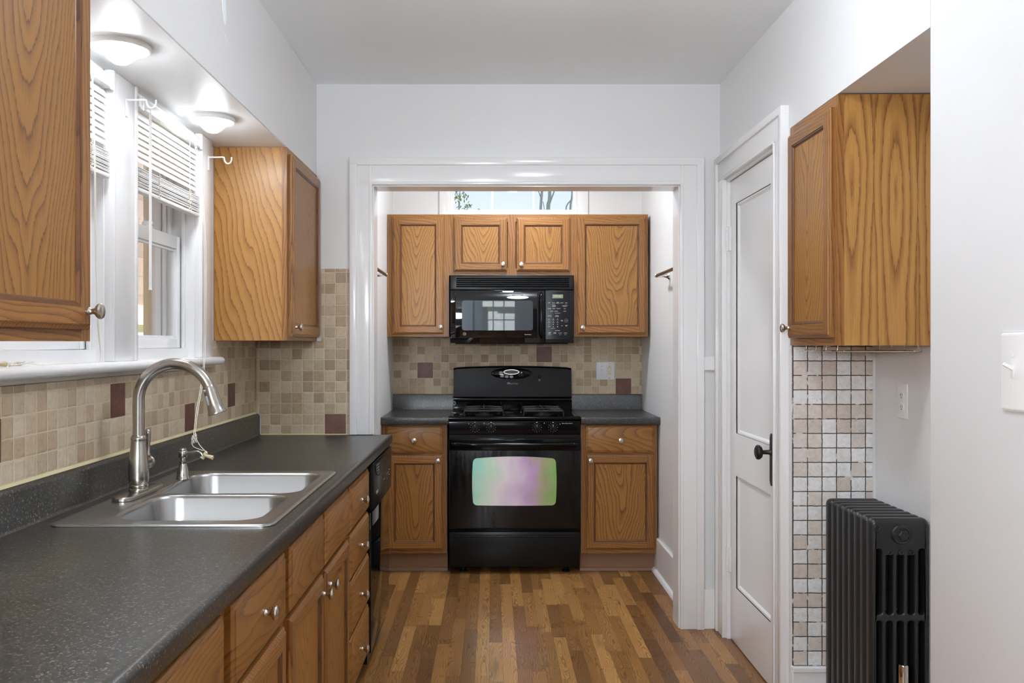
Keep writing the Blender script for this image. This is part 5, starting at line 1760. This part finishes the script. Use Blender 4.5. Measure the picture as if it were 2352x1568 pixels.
def rg(x_, z_, r0):
    P_ = [(x_ + r0 * cos(2 * pi * k / 20), -0.001, z_ + r0 * sin(2 * pi * k / 20)) for k in range(20)]
    tube(bm, P_, 0.0018, 8, closed=True)
rg(-hwR + 0.018, 0.758, 0.008); rg(-pitx, 0.681, 0.006); rg(0, 0.681, 0.006); rg(pitx, 0.681, 0.006)
obj('cast_boss', bm, 'radiator', t)
for (s, k) in ((-1, 0), (1, 0), (-1, NS - 1), (1, NS - 1)):
    bm = BM(); lathe(bm, [(0.022, 0.0), (0.020, 0.01), (0.014, 0.03), (0.016, 0.075)], 16, Matrix.Translation((s * (hwR - 0.026), k * PIT + PIT / 2, 0)))
    obj('foot', bm, 'radiator', t)
bm = BM()
vx = (2075 - 1130) * 2.60 / 2000 - (RW0 + RW1) / 2
vy = 2.60 - 2.70
lathe(bm, [(0.020, 0.20), (0.020, 0.225), (0.0155, 0.235), (0.0155, 0.300), (0.0215, 0.303), (0.0215, 0.309), (0.0135, 0.312), (0.0135, 0.366), (0.0115, 0.371), (0.0, 0.3715)], 20, Matrix.Translation((vx, vy, 0)))
tube(bm, [(vx, vy, 0.0), (vx, vy, 0.21)], 0.013, 16)
tube(bm, [(vx, vy, 0.10), (vx, -0.008, 0.10)], 0.013, 16)
vv = obj('radiator_valve', bm, 'chrome', t); vv['label'] = 'upright chrome valve in front of the radiator'

# ================================================================== OUTDOORS
bm = BM(); box(bm, -30, 30, -30, 45, -0.75, -0.65); struct('ground', bm, 'grass')
# unseen eave, added over the back wall to keep the sun off the alcove window
bm = BM(); box(bm, -1.6, 1.8, 5.76, 6.55, 2.72, 2.80); struct('added_eave', bm, 'white_ext')
# neighbour's shingled wall, seen through the far left window
t = thing('house', 'brown shingled house close outside the left windows', 'house', (-4.9, 7.2, -0.65))
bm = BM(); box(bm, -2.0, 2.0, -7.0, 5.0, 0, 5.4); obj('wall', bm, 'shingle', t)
bm = BM()
box(bm, 2.0, 2.035, -7.0, 5.0, 2.18, 2.29); box(bm, 2.0, 2.06, -7.0, 5.0, 2.13, 2.18); box(bm, 2.0, 2.03, -7.0, 5.0, 2.04, 2.13)
obj('belt_trim', bm, 'cream_trim', t)
bm = BM(); box(bm, 2.0, 2.02, -7.0, 5.0, 0.0, 2.04); obj('lower_wall', bm, 'dark_ext', t)
bm = BM(); prism(bm, [(-2.4, 5.35), (2.4, 5.35), (0, 7.4)], -7.3, 5.3, 'y'); obj('roof', bm, 'roof', t)
# cream brick mould outside the window frame
bm = BM()
for (y0, y1) in WIN:
    box(bm, T0 - 0.03, T0 + 0.004, y1 - 0.006, y1 + 0.06, WZ0, WZ1); box(bm, T0 - 0.03, T0 + 0.004, y0 - 0.06, y0 + 0.006, WZ0, WZ1)
struct('trim_6', bm, 'cream_trim')
# white clapboard house behind the rear door
t = thing('house', 'white clapboard house with grey gable roof mirrored in the microwave', 'house', (0.6, -12.0, -0.65))
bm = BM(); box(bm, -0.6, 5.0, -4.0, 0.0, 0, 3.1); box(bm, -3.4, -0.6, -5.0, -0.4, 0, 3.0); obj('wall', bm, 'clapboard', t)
bm = BM()
prism(bm, [(-1.0, 3.0), (5.4, 3.0 + 0.0), (5.4, 3.2), (2.2, 5.2), (-1.0, 3.2)], -4.2, 0.12, 'y')
prism(bm, [(-1.2, 2.95), (-1.2, 3.1), (-3.2, 5.0), (-5.2, 3.1), (-5.2, 2.95)], -1.25, 0.1, 'x')
obj('roof', bm, 'roof', t)
bm = BM()
tube(bm, [(-1.0, 0.10, 3.1), (2.2, 0.10, 5.15), (5.4, 0.10, 3.1)], 0.12, 4); box(bm, -1.1, 5.4, 0.0, 0.16, 2.92, 3.06); box(bm, -3.4, -1.0, -0.38, -0.2, 2.86, 3.04)
box(bm, -0.7, -0.45, 0.0, 0.05, 0, 3.0)
obj('fascia', bm, 'white_ext', t)
bm = BM(); box(bm, -1.45, -1.05, -0.41, -0.37, 1.2, 2.3); obj('window', bm, 'ext_glass', t)
# trees beyond the alcove window
def tree(label, x, y, stems, leaf_at=()):
    t = thing('tree', label, 'tree', (x, y, -0.65), 0, 'trees beyond the alcove window')
    bm = BM()
    for pts, r0, r1 in stems:
        P_ = smooth(pts, 5)
        tube(bm, P_, [r0 + (r1 - r0) * i / (len(P_) - 1) for i in range(len(P_))], 8)
    obj('trunk', bm, 'bark', t)
    if leaf_at:
        rnd = random.Random(4)
        bm = BM()
        for c, sd, n_ in leaf_at:
            for k in range(n_):
                p = Vector(c) + Vector((rnd.gauss(0, sd), rnd.gauss(0, sd), rnd.gauss(0, sd)))
                a = Vector((rnd.uniform(-1, 1), rnd.uniform(-1, 1), rnd.uniform(-1, 1))).normalized() * 0.036
                b_ = a.orthogonal().normalized() * 0.017
                c2 = a.cross(b_).normalized() * 0.004
                bm.faces.new([bm.verts.new(v) for v in (p - a, p + b_ + c2, p + a, p - b_ + c2)])
        o = obj('foliage', bm, 'leaf', t, smooth=False); o['kind'] = 'stuff'
tree('bare grey twin-stemmed tree seen through the right pane of the alcove window', 1.0, 15.5, [
    ([(0.02, 0, 0), (0.01, 0, 2.5), (0.0, 0, 4.3), (0.03, 0, 4.8), (0.01, 0, 7.5)], 0.055, 0.02),
    ([(0.0, 0, 1.5), (-0.12, 0, 3.6), (-0.135, 0, 4.3), (-0.10, 0, 4.8), (-0.06, 0, 5.4), (-0.1, 0, 7)], 0.035, 0.012),
    ([(0.03, 0, 4.47), (0.12, 0, 4.72), (0.22, 0, 5.0), (0.35, 0, 5.6)], 0.014, 0.008),
    ([(-0.12, 0, 4.52), (-0.17, 0, 4.68), (-0.25, 0, 4.73), (-0.34, 0, 4.72)], 0.012, 0.006),
    ([(-0.11, 0, 4.6), (-0.13, 0, 4.9), (-0.2, 0, 5.4)], 0.012, 0.006),
    ([(-0.09, 0, 4.5), (-0.05, 0, 4.25), (-0.03, 0, 4.0)], 0.008, 0.006)])
tree('slim bare tree at the right edge of the alcove window', 1.27, 14.0, [
    ([(0, 0, 0), (0, 0, 3.0), (-0.01, 0, 4.1), (0.02, 0, 4.5), (0.0, 0, 6)], 0.026, 0.008),
    ([(0.0, 0, 3.7), (-0.08, 0, 4.12), (0.0, 0, 4.28), (0.12, 0, 4.38), (0.3, 0, 4.5)], 0.014, 0.006),
    ([(0.01, 0, 4.42), (-0.04, 0, 4.6), (-0.08, 0, 4.9)], 0.008, 0.004)])
tree('small leafy olive tree seen through the left pane of the alcove window', -0.50, 13.0, [
    ([(0, 0, 0), (0.02, 0, 2.0), (0, 0, 3.6), (0.02, 0, 4.25)], 0.035, 0.006),
    ([(0.01, 0, 3.4), (0.12, 0, 3.9), (0.14, 0, 4.05)], 0.01, 0.004)],
    [((0.0, 0, 4.12), 0.065, 46), ((-0.03, 0, 4.25), 0.05, 16), ((0.04, 0, 3.9), 0.06, 24), ((0.145, 0, 4.02), 0.025, 10), ((0.32, 0, 3.95), 0.03, 5), ((0, 0, 3.4), 0.25, 60)])

for o in bpy.data.objects:      # tidy: thin helpers must not carry categories on parts
    if o.parent and 'category' in o:
        del o['category']
